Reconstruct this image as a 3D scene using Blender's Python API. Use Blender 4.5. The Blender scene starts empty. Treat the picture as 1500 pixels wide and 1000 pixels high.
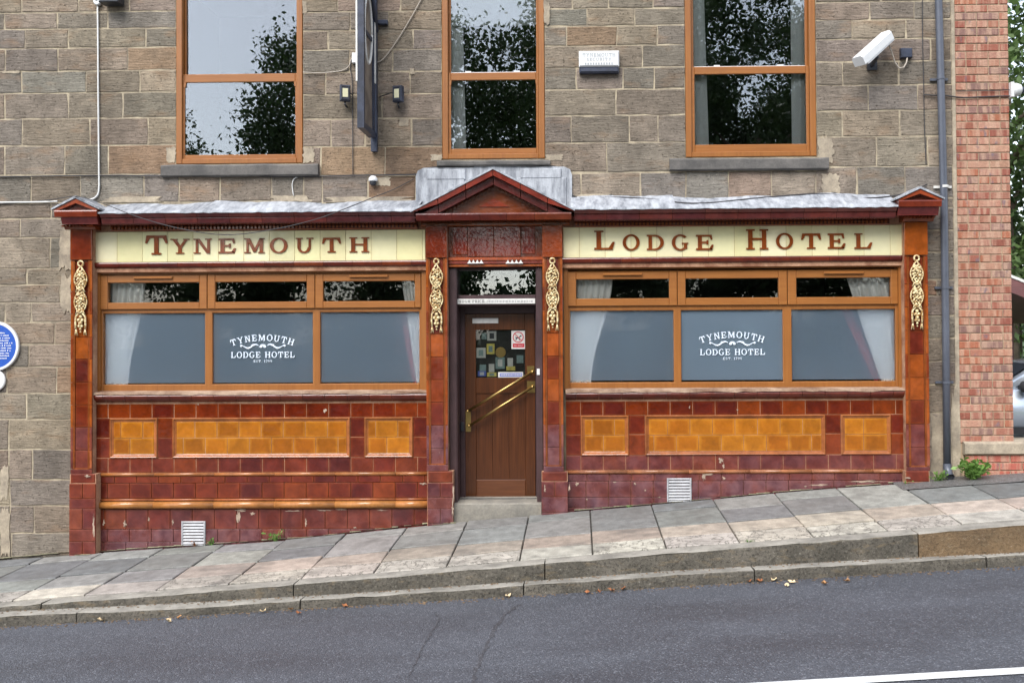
import bpy, math, random
import numpy as np
from mathutils import Matrix, Vector
random.seed(7)
rng = np.random.default_rng(11)
SC = bpy.context.scene
COL = SC.collection

# ------------------------------------------------------------------ camera, sky, sun, exposure
FPX = 1430.0
YAW, PITCH, ROLL, PX, PY = 0.0189532, 0.0167399, -0.0061221, -67.57, 48.97
CAM = np.array([0.0, -10.0, 1.97])
MR = np.array((Matrix.Rotation(YAW, 3, 'Z') @ Matrix.Rotation(math.pi / 2, 3, 'X') @ Matrix.Rotation(PITCH, 3, 'X') @ Matrix.Rotation(ROLL, 3, 'Z')))
cd = bpy.data.cameras.new('camera')
cd.sensor_width = 36
cd.lens = FPX / 1500 * 36
cd.shift_x = PX / 1500
cd.shift_y = -PY / 1500
cd.clip_end = 2000
camo = bpy.data.objects.new('camera', cd)
COL.objects.link(camo)
M4 = Matrix(MR.tolist()).to_4x4()
M4.translation = Vector(CAM)
camo.matrix_world = M4
SC.camera = camo

SUN_EL, SUN_AZ = math.radians(50), math.radians(203)      # compass from +Y, clockwise: sun stands behind the viewer
w = bpy.data.worlds.new('World')
SC.world = w
w.use_nodes = True
wn = w.node_tree
wn.nodes.clear()
sky = wn.nodes.new('ShaderNodeTexSky')
sky.sky_type = 'NISHITA'
sky.sun_disc = False
sky.sun_elevation = SUN_EL
sky.sun_rotation = SUN_AZ
sky.dust_density = 1.0
sky.ozone_density = 1.0
hs = wn.nodes.new('ShaderNodeHueSaturation')
hs.inputs['Saturation'].default_value = 0.48
bg = wn.nodes.new('ShaderNodeBackground')
bg.inputs['Strength'].default_value = 0.13
wo = wn.nodes.new('ShaderNodeOutputWorld')
wn.links.new(sky.outputs[0], hs.inputs['Color'])
wn.links.new(hs.outputs[0], bg.inputs['Color'])
wn.links.new(bg.outputs[0], wo.inputs['Surface'])
sl = bpy.data.lights.new('sun', 'SUN')
sl.energy = 1.5
sl.angle = math.radians(40)
sl.color = (1.0, 0.975, 0.94)
so = bpy.data.objects.new('sun', sl)
COL.objects.link(so)
sd = Vector((math.sin(SUN_AZ) * math.cos(SUN_EL), math.cos(SUN_AZ) * math.cos(SUN_EL), math.sin(SUN_EL)))
so.rotation_euler = sd.to_track_quat('Z', 'Y').to_euler()
so.location = (0, -12, 30)
SC.view_settings.view_transform = 'Standard'
SC.view_settings.look = 'None'
SC.view_settings.gamma = 1
SC.view_settings.exposure = 1.56
SC.cycles.use_denoising = True
SC.cycles.sample_clamp_indirect = 6

# ------------------------------------------------------------------ measuring helpers: sight line through the camera meets a plane of known depth
def XZ(u, v, Y=0.0):
    d = MR @ np.array([(u + PX - 750) / FPX, -(v + PY - 500) / FPX, -1.0])
    p = CAM + d * ((Y - CAM[1]) / d[1])
    return float(p[0]), float(p[2])
def Xu(u, v=400, Y=0.0): return XZ(u, v, Y)[0]
def Zv(u, v, Y=0.0): return XZ(u, v, Y)[1]
def P3(u, v, Y=0.0):
    x, z = XZ(u, v, Y)
    return (x, Y, z)
def RP(u0, v0, u1, v1, Y=0.0):
    um, vm = (u0 + u1) / 2, (v0 + v1) / 2
    return Xu(u0, vm, Y), Xu(u1, vm, Y), Zv(um, v1, Y), Zv(um, v0, Y)

# ------------------------------------------------------------------ mesh builder
class MB:
    def __init__(s): s.v, s.f, s.m = [], [], []
    def face(s, pts, m=0):
        i = len(s.v); s.v += [tuple(p) for p in pts]; s.f.append(tuple(range(i, i + len(pts)))); s.m.append(m)
    def idx(s, verts, faces, m=0):
        i = len(s.v); s.v += [tuple(p) for p in verts]
        for f in faces: s.f.append(tuple(a + i for a in f)); s.m.append(m)
        return s
    def box(s, x0, x1, y0, y1, z0, z1, m=0):
        vs = [(x0, y0, z0), (x1, y0, z0), (x1, y1, z0), (x0, y1, z0), (x0, y0, z1), (x1, y0, z1), (x1, y1, z1), (x0, y1, z1)]
        return s.idx(vs, [(0, 3, 2, 1), (4, 5, 6, 7), (0, 1, 5, 4), (1, 2, 6, 5), (2, 3, 7, 6), (3, 0, 4, 7)], m)
    def pillow(s, x0, x1, yf, yb, z0, z1, b=0.004, m=0):   # front at yf (towards -Y), bevelled front edges
        vs = []
        for y, k in ((yb, 0), (yf + b, 0), (yf, b)):
            vs += [(x0 + k, y, z0 + k), (x1 - k, y, z0 + k), (x1 - k, y, z1 - k), (x0 + k, y, z1 - k)]
        fs = [(8, 9, 10, 11)]
        for a in (0, 4):
            for i in range(4):
                j = (i + 1) % 4
                fs.append((a + i, a + j, a + 4 + j, a + 4 + i))
        return s.idx(vs, fs, m)
    def slab(s, pts, y0, y1, m=0):      # polygon in XZ (counter-clockwise seen from -Y) pushed from y0 (front) to y1
        n = len(pts)
        vs = [(x, y0, z) for x, z in pts] + [(x, y1, z) for x, z in pts]
        fs = [tuple(range(n)), tuple(range(2 * n - 1, n - 1, -1))] + [(i, i + n, (i + 1) % n + n, (i + 1) % n) for i in range(n)]
        return s.idx(vs, fs, m)
    def prof(s, pts, x0, x1, m=0):      # profile of (Y,Z) drawn along X
        n = len(pts)
        vs = [(x0, y, z) for y, z in pts] + [(x1, y, z) for y, z in pts]
        fs = [tuple(range(n)), tuple(range(2 * n - 1, n - 1, -1))] + [(i, i + n, (i + 1) % n + n, (i + 1) % n) for i in range(n)]
        return s.idx(vs, fs, m)
    def tube(s, path, r, n=8, m=0, r1=None, cap=True):
        P = [Vector(p) for p in path]; L = len(P); rings = []
        up = None
        for i, p in enumerate(P):
            t = (P[min(i + 1, L - 1)] - P[max(i - 1, 0)]).normalized()
            if up is None:
                up = t.orthogonal().normalized()
            a = (up - t * up.dot(t)).normalized(); up = a
            b = t.cross(a)
            rr = r if r1 is None else r + (r1 - r) * i / (L - 1)
            rings.append([p + a * rr * math.cos(2 * math.pi * k / n) + b * rr * math.sin(2 * math.pi * k / n) for k in range(n)])
        vs = [q for g in rings for q in g]
        fs = [(i * n + k, i * n + (k + 1) % n, (i + 1) * n + (k + 1) % n, (i + 1) * n + k) for i in range(L - 1) for k in range(n)]
        if cap: fs += [tuple(range(n - 1, -1, -1)), tuple((L - 1) * n + k for k in range(n))]
        return s.idx(vs, fs, m)
    def ball(s, c, r, m=0, nu=8, nv=5, sy=1.0):
        vs = [(c[0], c[1], c[2] + r)]
        for j in range(1, nv):
            t = math.pi * j / nv
            for i in range(nu):
                a = 2 * math.pi * i / nu
                vs.append((c[0] + r * math.sin(t) * math.cos(a), c[1] + sy * r * math.sin(t) * math.sin(a), c[2] + r * math.cos(t)))
        vs.append((c[0], c[1], c[2] - r)); e = len(vs) - 1
        fs = [(0, 1 + i, 1 + (i + 1) % nu) for i in range(nu)]
        for j in range(nv - 2):
            for i in range(nu):
                a = 1 + j * nu + i; b = 1 + j * nu + (i + 1) % nu
                fs.append((a, a + nu, b + nu, b))
        o = 1 + (nv - 2) * nu
        fs += [(o + i, e, o + (i + 1) % nu) for i in range(nu)]
        return s.idx(vs, fs, m)
    def lathe(s, c, prof, axis='Y', n=20, m=0):   # prof of (radius, along); axis Y or X or Z
        vs = []
        for r, t in prof:
            for i in range(n):
                a = 2 * math.pi * i / n; p, q = r * math.cos(a), r * math.sin(a)
                vs.append({'Y': (c[0] + p, c[1] + t, c[2] + q), 'X': (c[0] + t, c[1] + p, c[2] + q), 'Z': (c[0] + p, c[1] + q, c[2] + t)}[axis])
        fs = [(j * n + i, j * n + (i + 1) % n, (j + 1) * n + (i + 1) % n, (j + 1) * n + i) for j in range(len(prof) - 1) for i in range(n)]
        fs += [tuple(range(n)), tuple((len(prof) - 1) * n + i for i in range(n - 1, -1, -1))]
        return s.idx(vs, fs, m)

WL = {}
def mesh_of(mb, mats, name, smooth=False, c=(0, 0, 0)):
    me = bpy.data.meshes.new(name)
    me.from_pydata([(x - c[0], y - c[1], z - c[2]) for x, y, z in mb.v], [], mb.f)
    for m in mats: me.materials.append(m)
    if len(mats) > 1: me.polygons.foreach_set('material_index', mb.m)
    if smooth: me.polygons.foreach_set('use_smooth', [True] * len(mb.f))
    import bmesh
    bm = bmesh.new(); bm.from_mesh(me)
    bmesh.ops.recalc_face_normals(bm, faces=bm.faces)
    bm.to_mesh(me); bm.free()
    return me
def place(o, c, parent):
    c = Vector(c)
    WL[o.name] = c
    o.location = c
    if parent is not None:
        o.parent = parent
        o.location = c - WL[parent.name]
def make(name, mb, mats, parent=None, smooth=False, color=None, base=False, **props):
    if not isinstance(mats, (list, tuple)): mats = [mats]
    a = np.array(mb.v)
    c = (a.min(0) + a.max(0)) / 2
    if base: c[2] = a[:, 2].min()
    me = mesh_of(mb, mats, name, smooth, c)
    o = bpy.data.objects.new(name, me)
    COL.objects.link(o)
    place(o, c, parent)
    if color is not None: o.color = (*color[:3], 1)
    for k, v in props.items(): o[k] = v
    return o
def empty(name, loc, parent=None, **props):
    o = bpy.data.objects.new(name, None)
    o.empty_display_size = 0.2
    COL.objects.link(o)
    place(o, loc, parent)
    for k, v in props.items(): o[k] = v
    return o
def thing(o, label, cat, group=None):
    o['label'] = label; o['category'] = cat
    if group: o['group'] = group
    return o
def clone(o, parent=None, loc=None):
    c = o.copy(); COL.objects.link(c)
    c.parent = parent
    c.location = o.location if loc is None else loc
    WL[c.name] = (WL[parent.name] if parent else Vector((0, 0, 0))) + c.location
    for ch in [x for x in COL.objects if x.parent == o]:
        clone(ch, c)
    return c
def vary(c, a=0.12):
    k = 1 + random.uniform(-a, a)
    return tuple(max(0.002, x * k * (1 + random.uniform(-a, a) * .2)) for x in c)

# ------------------------------------------------------------------ materials
class NT:
    def __init__(s, name):
        s.mat = bpy.data.materials.new(name); s.mat.use_nodes = True
        s.t = s.mat.node_tree; s.t.nodes.clear()
        s.out = s.t.nodes.new('ShaderNodeOutputMaterial')
    def n(s, ty, ins=None, **kw):
        d = s.t.nodes.new('ShaderNode' + ty)
        for k, v in kw.items(): setattr(d, k, v)
        for k, v in (ins or {}).items(): s.set(d, k, v)
        return d
    def set(s, d, k, v):
        i = d.inputs[k]
        if isinstance(v, bpy.types.NodeSocket): s.t.links.new(v, i)
        elif hasattr(v, 'outputs'): s.t.links.new(v.outputs[0], i)
        else:
            if i.type == 'RGBA' and len(v) == 3: v = (*v, 1)
            i.default_value = v
    def math(s, op, a, b=0.0, clamp=False):
        return s.n('Math', {0: a, 1: b}, operation=op, use_clamp=clamp).outputs[0]
    def mix(s, f, a, b, blend='MIX'):
        d = s.n('Mix', data_type='RGBA', blend_type=blend)
        s.set(d, 0, f); s.set(d, 6, a); s.set(d, 7, b)
        return d.outputs[2]
    def pos(s): return s.n('NewGeometry').outputs['Position']
    def objc(s): return s.n('TexCoord').outputs['Object']
    def col(s): return s.n('ObjectInfo').outputs['Color']
    def rnd(s): return s.n('ObjectInfo').outputs['Random']
    def noise(s, vec, scale=(1, 1, 1), detail=4, rough=.55, sc=1.0, dist=0.0):
        mp = s.n('Mapping', {'Vector': vec, 'Scale': scale})
        return s.n('TexNoise', {'Vector': mp, 'Scale': sc, 'Detail': detail, 'Roughness': rough, 'Distortion': dist}).outputs[0]
    def ramp(s, f, lo, hi, a=0.0, b=1.0):
        d = s.n('MapRange', {0: f, 1: lo, 2: hi, 3: a, 4: b})
        return d.outputs[0]
    def bump(s, h, strength=.5, dist=.01):
        return s.n('Bump', {'Height': h, 'Strength': strength, 'Distance': dist}).outputs[0]
    def bsdf(s, color, rough=.6, normal=None, **kw):
        d = s.n('BsdfPrincipled', {'Base Color': color, 'Roughness': rough})
        if normal is not None: s.set(d, 'Normal', normal)
        for k, v in kw.items(): s.set(d, k.replace('_', ' '), v)
        s.t.links.new(d.outputs[0], s.out.inputs[0])
        return d
    def done(s, sh): s.t.links.new(sh.outputs[0] if hasattr(sh, 'outputs') else sh, s.out.inputs[0]); return s.mat
def hexc(r, g, b):
    return tuple(((c / 255 + .055) / 1.055) ** 2.4 if c > 10 else c / 255 / 12.92 for c in (r, g, b))

def plain(name, color, rough=.5, nz=.12, scale=30, metallic=0.0, bump=.15, coat=0.0):
    t = NT(name); p = t.pos()
    n = t.noise(p, sc=scale, detail=5)
    n2 = t.noise(p, sc=scale * .15, detail=3)
    k = t.math('ADD', t.ramp(n, .3, .7, 1 - nz, 1 + nz), t.ramp(n2, .3, .7, -nz, nz))
    c = t.mix(1.0, color, t.n('CombineXYZ', {0: k, 1: k, 2: k}), 'MULTIPLY')
    t.bsdf(c, t.ramp(n2, .3, .7, rough * .85, min(1, rough * 1.15)), t.bump(n, bump, .004), Metallic=metallic, Coat_Weight=coat)
    return t.mat

def m_stone():
    t = NT('sandstone'); p = t.pos(); rn = t.rnd()
    off = t.n('CombineXYZ', {0: t.math('MULTIPLY', rn, 37.0), 1: 0.0, 2: t.math('MULTIPLY', rn, 11.0)})
    q = t.n('VectorMath', {0: p, 1: off}, operation='ADD').outputs[0]
    st = t.noise(q, (7, 6, 58), 5, .7, dist=.5)
    gr = t.noise(q, sc=110, detail=4, rough=.7)
    bl = t.noise(q, sc=5.5, detail=6, rough=.65)
    pit = t.noise(q, (1, 1, 1.6), sc=38, detail=3, rough=.6)
    k = t.math('MULTIPLY', t.ramp(st, .34, .60, .78, 1.10), t.ramp(gr, .28, .72, .80, 1.2))
    k = t.math('MULTIPLY', k, t.ramp(bl, .28, .72, .70, 1.22))
    c = t.mix(1.0, t.col(), t.n('CombineXYZ', {0: k, 1: k, 2: k}), 'MULTIPLY')
    c = t.mix(t.ramp(t.noise(q, (2.5, 2, 7), 5), .55, .74, 0, .45), c, hexc(146, 112, 80))
    soot = t.noise(p, (1.0, 1, .55), sc=1.1, detail=6, rough=.7)
    c = t.mix(t.ramp(soot, .46, .72, 0, .62), c, hexc(74, 67, 60))
    c = t.mix(t.ramp(pit, .64, .70, 0, .6), c, hexc(66, 58, 50))
    c = t.mix(t.ramp(pit, .33, .27, 0, .55), c, hexc(186, 174, 154))
    h = t.math('ADD', t.math('MULTIPLY', st, 1.0), t.math('ADD', t.math('MULTIPLY', gr, .3), t.math('MULTIPLY', t.ramp(pit, .60, .70, 0, -1), .6)))
    t.bsdf(c, .93, t.bump(h, .85, .02), Specular_IOR_Level=.2)
    return t.mat
def m_mortar(name, c1, c2):
    t = NT(name); p = t.pos()
    a = t.noise(p, sc=4, detail=6, rough=.7); b = t.noise(p, sc=60, detail=4)
    c = t.mix(t.ramp(a, .38, .62), c1, c2)
    c = t.mix(t.ramp(b, .3, .7, .25, 0), c, (.06, .055, .05))
    t.bsdf(c, .95, t.bump(t.math('ADD', a, t.math('MULTIPLY', b, .4)), .6, .01), Specular_IOR_Level=.2)
    return t.mat
def m_glaze(name, edge, edge_amt, rough=.10, chips=.5, mot=1.0):
    t = NT(name); p = t.pos()
    g = t.n('SeparateXYZ', {0: t.n('TexCoord').outputs['Generated']})
    ax = t.math('ABSOLUTE', t.math('SUBTRACT', g.outputs[0], .5)); az = t.math('ABSOLUTE', t.math('SUBTRACT', g.outputs[2], .5))
    e = t.math('MAXIMUM', ax, az)
    mo = t.noise(p, sc=9, detail=4, dist=.4); mo2 = t.noise(p, sc=34, detail=4)
    e2 = t.math('ADD', e, t.math('MULTIPLY', t.math('SUBTRACT', mo, .5), .22))
    k = t.math('MULTIPLY', t.ramp(mo, .3, .7, 1 - .26 * mot, 1 + .28 * mot), t.ramp(mo2, .3, .7, 1 - .1 * mot, 1 + .1 * mot))
    c = t.mix(1.0, t.col(), t.n('CombineXYZ', {0: k, 1: k, 2: k}), 'MULTIPLY')
    c = t.mix(t.ramp(e2, .36, .52, 0, edge_amt), c, edge)
    fade = t.n('Attribute', attribute_type='OBJECT', attribute_name='fade').outputs['Fac']
    wob = t.noise(p, sc=5, detail=5)
    ff = t.math('MULTIPLY', fade, t.ramp(wob, .30, .62, .35, 1.0), True)
    c = t.mix(ff, c, t.mix(t.ramp(mo, .35, .65), hexc(84, 54, 62), hexc(118, 84, 88)))
    chip = t.noise(p, (1, 1, .8), sc=21, detail=6, rough=.68)
    area = t.noise(p, sc=1.7, detail=2)
    thr = t.math('SUBTRACT', .755, t.math('MULTIPLY', t.math('ADD', t.math('MULTIPLY', fade, .05), t.math('MULTIPLY', t.math('MULTIPLY', area, area), .10)), chips))
    cm = t.math('GREATER_THAN', chip, thr)
    c = t.mix(t.math('MULTIPLY', cm, .8), c, hexc(196, 170, 150))
    r = t.math('ADD', t.ramp(mo2, .3, .7, rough * .7, rough * 1.6), t.math('MULTIPLY', ff, .38))
    r = t.math('ADD', r, t.math('MULTIPLY', cm, .5), True)
    h = t.math('ADD', t.math('MULTIPLY', t.noise(p, sc=16, detail=2), 1.0), t.math('MULTIPLY', cm, -.5))
    t.bsdf(c, r, t.bump(h, .28, .006), Specular_IOR_Level=.5)
    return t.mat
def m_wood(name, c1, c2, rough=.35, axis='Z', scale=1.0):
    t = NT(name); q = t.objc()
    sc = {'Z': (38, 38, 1.6), 'X': (1.6, 38, 38)}[axis]
    n = t.noise(q, sc, 5, .6, dist=.6, sc=scale)
    n2 = t.noise(t.pos(), sc=3, detail=3)
    c = t.mix(t.ramp(n, .3, .7), c1, c2)
    c = t.mix(t.ramp(n2, .35, .7, 0, .25), c, tuple(x * .45 for x in c1))
    t.bsdf(c, rough, t.bump(n, .12, .003))
    return t.mat
def m_brick():
    t = NT('brick_clay'); p = t.pos(); rn = t.rnd()
    off = t.n('CombineXYZ', {0: t.math('MULTIPLY', rn, 53.0), 1: 0.0, 2: t.math('MULTIPLY', rn, 17.0)})
    q = t.n('VectorMath', {0: p, 1: off}, operation='ADD').outputs[0]
    band = t.noise(q, (19, 2, 2), 2, .5)
    g = t.noise(q, sc=70, detail=4)
    c = t.mix(t.ramp(band, .44, .60, 0, .62), t.col(), hexc(184, 152, 130))
    c = t.mix(t.ramp(t.noise(q, (11, 2, 5), 2), .62, .70, 0, .8), c, hexc(112, 98, 104))
    k = t.ramp(g, .3, .7, .82, 1.15)
    c = t.mix(1.0, c, t.n('CombineXYZ', {0: k, 1: k, 2: k}), 'MULTIPLY')
    t.bsdf(c, .9, t.bump(g, .7, .008), Specular_IOR_Level=.2)
    return t.mat
def m_slab():
    t = NT('paving_stone'); p = t.pos()
    a = t.noise(p, sc=9, detail=7, rough=.72); b = t.noise(p, sc=120, detail=4, rough=.7); d = t.noise(p, sc=2.4, detail=6, rough=.65)
    k = t.math('MULTIPLY', t.ramp(a, .3, .7, .62, 1.26), t.ramp(b, .25, .75, .7, 1.3))
    c = t.mix(1.0, t.col(), t.n('CombineXYZ', {0: k, 1: k, 2: k}), 'MULTIPLY')
    c = t.mix(t.ramp(d, .5, .68, 0, .6), c, hexc(92, 90, 86))
    crk = t.n('Attribute', attribute_type='OBJECT', attribute_name='cracked').outputs['Fac']
    wp = t.n('VectorMath', {0: p, 1: t.n('TexNoise', {'Vector': p, 'Scale': 5.0, 'Detail': 4}).outputs[1]}, operation='ADD').outputs[0]
    vo = t.n('TexVoronoi', {'Vector': wp, 'Scale': 3.6}, feature='DISTANCE_TO_EDGE').outputs[0]
    cr = t.math('MULTIPLY', t.math('LESS_THAN', vo, .04), crk)
    c = t.mix(t.math('MULTIPLY', cr, .65), c, hexc(84, 80, 74))
    h = t.math('ADD', t.math('MULTIPLY', a, .6), t.math('ADD', t.math('MULTIPLY', b, .3), t.math('MULTIPLY', cr, -.8)))
    t.bsdf(c, t.ramp(d, .3, .7, .85, .6), t.bump(h, .5, .006), Specular_IOR_Level=.35)
    return t.mat
def m_asphalt(name='asphalt', base=hexc(74, 76, 82), spec=.5):
    t = NT(name); p = t.pos()
    v = t.n('TexVoronoi', {'Vector': p, 'Scale': 105.0})
    gsp = t.n('SeparateColor', {0: v.outputs['Color']}).outputs[0]
    a = t.noise(p, sc=1.1, detail=5); b = t.noise(p, sc=140, detail=3); d = t.noise(p, (1.0, 3.0, 1), sc=.6, detail=4)
    k = t.math('MULTIPLY', t.ramp(gsp, 0, 1, .68, 1.34), t.ramp(d, .3, .7, .82, 1.15))
    k = t.math('MULTIPLY', k, t.ramp(b, .25, .75, .7, 1.3))
    c = t.mix(1.0, base, t.n('CombineXYZ', {0: k, 1: k, 2: k}), 'MULTIPLY')
    c = t.mix(t.math('MULTIPLY', t.math('GREATER_THAN', gsp, .93), .30), c, hexc(150, 152, 158))
    h = t.math('SUBTRACT', t.math('MULTIPLY', b, .5), v.outputs['Distance'])
    t.bsdf(c, t.ramp(d, .35, .65, .42, .62), t.bump(h, .8, .008), Specular_IOR_Level=spec)
    return t.mat
def m_lead():
    t = NT('lead_sheet'); p = t.pos()
    a = t.noise(p, (14, 5, 3), 6, .7); b = t.noise(p, sc=34, detail=5, rough=.7)
    c = t.mix(t.ramp(a, .36, .62), hexc(112, 115, 121), hexc(170, 173, 178))
    c = t.mix(t.ramp(b, .6, .75, 0, .7), c, hexc(86, 90, 98))
    t.bsdf(c, .6, t.bump(t.math('ADD', a, b), .5, .012), Specular_IOR_Level=.4)
    return t.mat
def m_glass(name, ior, tint=(.8, .84, .84), wav=.007, boost=1.7):
    t = NT(name)
    n = t.bump(t.noise(t.pos(), (1, 1, 1.4), 2, sc=2.4), wav, .05)
    fr = t.math('MULTIPLY', t.n('Fresnel', {'IOR': ior, 'Normal': n}).outputs[0], boost, True)
    mx = t.n('MixShader', {0: fr, 1: t.n('BsdfTransparent', {'Color': tint}), 2: t.n('BsdfGlossy', {'Color': (.95, .97, 1), 'Roughness': .0, 'Normal': n})})
    return t.done(mx)
def m_film():
    t = NT('frosted_film')
    nz = t.ramp(t.noise(t.pos(), sc=1.2, detail=2), .3, .7, .92, 1.08)
    c = t.mix(1.0, hexc(176, 200, 222), t.n('CombineXYZ', {0: nz, 1: nz, 2: nz}), 'MULTIPLY')
    df = t.n('BsdfDiffuse', {'Color': c})
    rf = t.n('BsdfRefraction', {'Color': (.95, .97, 1.0), 'Roughness': .36, 'IOR': 1.15})
    tl = t.n('BsdfTranslucent', {'Color': (.85, .88, .92)})
    a = t.n('MixShader', {0: .30, 1: rf, 2: tl})
    b = t.n('MixShader', {0: .76, 1: df, 2: a})
    g = t.n('MixShader', {0: t.math('MULTIPLY', t.n('Fresnel', {'IOR': 1.45}).outputs[0], .8), 1: b, 2: t.n('BsdfGlossy', {'Roughness': .22, 'Color': (1, 1, 1)})})
    return t.done(g)
def m_leaf(name, c1, c2):
    t = NT(name)
    n = t.noise(t.pos(), sc=.9, detail=3); n2 = t.noise(t.pos(), sc=9, detail=1)
    c = t.mix(t.ramp(t.math('ADD', t.math('MULTIPLY', n, .5), t.math('MULTIPLY', n2, .5)), .35, .65), c1, c2)
    d = t.n('BsdfPrincipled', {'Base Color': c, 'Roughness': .5})
    mx = t.n('MixShader', {0: .25, 1: d, 2: t.n('BsdfTranslucent', {'Color': c})})
    return t.done(mx)
def m_fabric(name, color):
    t = NT(name)
    n = t.noise(t.pos(), sc=180, detail=2)
    c = t.mix(t.ramp(n, .3, .7, 0, .15), color, tuple(x * .7 for x in color))
    d = t.n('BsdfDiffuse', {'Color': c})
    mx = t.n('MixShader', {0: .2, 1: d, 2: t.n('BsdfTranslucent', {'Color': c})})
    return t.done(mx)

M_STONE = m_stone()
M_MORTAR = m_mortar('lime_mortar', hexc(188, 174, 148), hexc(132, 121, 105))
M_CEMENT = m_mortar('cement_patch', hexc(182, 168, 146), hexc(138, 127, 112))
M_BMORTAR = m_mortar('brick_mortar', hexc(188, 166, 138), hexc(160, 140, 118))
M_GROUT = m_mortar('tile_grout', hexc(190, 148, 118), hexc(132, 88, 66))
M_TILE = m_glaze('glazed_tile', hexc(140, 66, 20), .34, .07)
M_AMBER = m_glaze('amber_tile', hexc(196, 136, 48), .4, .08, .4, .6)
M_MOULD = m_glaze('moulded_tile', hexc(120, 56, 24), .1, .12, .8)
M_CREAM = m_glaze('cream_tile', hexc(226, 212, 158), .30, .14, .1, .12)
M_OAK = m_wood('golden_oak_frame', hexc(150, 96, 44), hexc(134, 81, 34), .4, 'Z')
M_OAKX = m_wood('golden_oak_rail', hexc(153, 98, 45), hexc(137, 83, 35), .4, 'X')
M_DOOR = m_wood('varnished_door_wood', hexc(88, 48, 22), hexc(60, 31, 13), .26, 'Z')
M_BRICK = m_brick()
M_SLAB = m_slab()
def m_grit(name, c1, c2, dark):
    t = NT(name); p = t.pos()
    a = t.noise(p, sc=46, detail=6, rough=.75); b = t.noise(p, sc=3.5, detail=5, rough=.65); d = t.noise(p, (1, 1, 3), sc=9, detail=4)
    c = t.mix(t.ramp(b, .35, .65), c1, c2)
    c = t.mix(t.ramp(a, .50, .64, 0, .8), c, dark)
    c = t.mix(t.ramp(d, .56, .72, 0, .5), c, hexc(132, 116, 92))
    c = t.mix(t.ramp(a, .30, .40, .5, 0), c, hexc(188, 182, 168))
    t.bsdf(c, .95, t.bump(t.math('ADD', a, b), .9, .02), Specular_IOR_Level=.2)
    return t.mat
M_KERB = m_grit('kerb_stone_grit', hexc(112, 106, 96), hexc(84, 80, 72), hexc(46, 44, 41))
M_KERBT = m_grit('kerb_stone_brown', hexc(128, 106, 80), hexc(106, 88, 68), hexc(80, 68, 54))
M_KTOP = m_mortar('worn_lit_kerb_top', hexc(158, 153, 143), hexc(122, 118, 110))  # worn tops, with light from above also put into the pale colour
M_ASPH = m_asphalt()
M_ASPH2 = m_asphalt('pavement_tarmac', hexc(98, 96, 94))
M_LINE = plain('road_paint', hexc(200, 200, 199), .7, .12, 60, bump=.5)
M_LEAD = m_lead()
M_GLASS = m_glass('window_glass', 1.55, (.95, .97, .97), boost=2.2)
M_GLASS2 = m_glass('toplight_glass', 1.5, (.94, .95, .94), boost=.9)
M_CLEAR = m_glass('clear_glass', 1.45, (.97, .98, .98), boost=.5)
M_FILM = m_film()
M_ETCH = plain('etched_lettering', hexc(206, 216, 226), .6, .04, 50, bump=0)
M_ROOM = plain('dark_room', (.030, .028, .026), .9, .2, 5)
M_CURT = m_fabric('white_curtain', hexc(240, 238, 232))
M_CURTR = m_fabric('red_curtain', hexc(170, 60, 66))
M_CURTG = m_fabric('grey_net', hexc(206, 206, 198))
M_BLACK = plain('black_metal', hexc(44, 46, 52), .45, .2, 25)
M_BLUEBLK = plain('blue_black_paint', hexc(44, 50, 66), .45, .35, 14, bump=.6)
M_WHITE = plain('white_plastic', hexc(214, 214, 213), .4, .04, 20)
M_OFFW = plain('weathered_white', hexc(206, 204, 198), .6, .14, 18)
M_VENT = plain('grey_white_vent', hexc(166, 166, 168), .5, .16, 20)
M_PIPE = plain('grey_pipe', hexc(82, 86, 96), .35, .08, 12)
M_CABLEB = plain('black_cable', hexc(52, 50, 52), .6, .1, 20)
M_CABLEW = plain('white_cable', hexc(206, 205, 202), .5, .06, 20)
M_CABLEG = plain('grey_cable', hexc(168, 158, 146), .6, .06, 20)
M_BRASS = plain('brass', hexc(176, 148, 92), .34, .08, 20, metallic=1.0)
M_PURPLE = plain('plum_paint', hexc(64, 45, 46), .45, .2, 14)
M_SILL = m_mortar('sill_stone', hexc(112, 108, 104), hexc(86, 84, 82))
M_STEP = m_mortar('step_stone', hexc(150, 144, 132), hexc(122, 118, 110))
M_GOLD = None
t_ = NT('garland_glaze')
nn_ = t_.noise(t_.pos(), sc=48, detail=4)
t_.bsdf(t_.mix(t_.ramp(nn_, .38, .62), hexc(228, 214, 168), hexc(150, 108, 52)), .2, t_.bump(nn_, .3, .006))
M_GOLD = t_.mat
M_LAMP = plain('lamp_glass', hexc(210, 208, 176), .2, .03, 20)
M_BLUE = plain('plaque_blue', hexc(44, 84, 168), .25, .05, 20)
M_RED = plain('notice_red', hexc(176, 40, 52), .4, .05, 20)
M_NBLUE = plain('notice_blue', hexc(84, 98, 170), .4, .08, 40)
M_PAPER = plain('paper', hexc(190, 188, 180), .7, .1, 40)
M_PAPERG = plain('paper_green', hexc(120, 140, 136), .7, .2, 40)
M_PAPERY = plain('paper_yellow', hexc(206, 190, 96), .7, .2, 40)
M_LEAFB = m_leaf('tree_leaf', (.035, .068, .020), (.08, .13, .04))
M_LEAFL = m_leaf('light_leaf', (.060, .105, .028), (.11, .17, .05))
M_WEED = m_leaf('weed_leaf', (.10, .22, .04), (.20, .34, .08))
M_BARK = plain('bark', hexc(84, 72, 60), .9, .3, 12, bump=.8)
M_LITTER = plain('dead_leaf', hexc(160, 118, 76), .8, .3, 60)
M_LITTER2 = plain('brown_leaf', hexc(140, 88, 52), .8, .3, 60)
M_GRASS = plain('grass_ground', (.05, .085, .025), .9, .3, 8, bump=.8)
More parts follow.
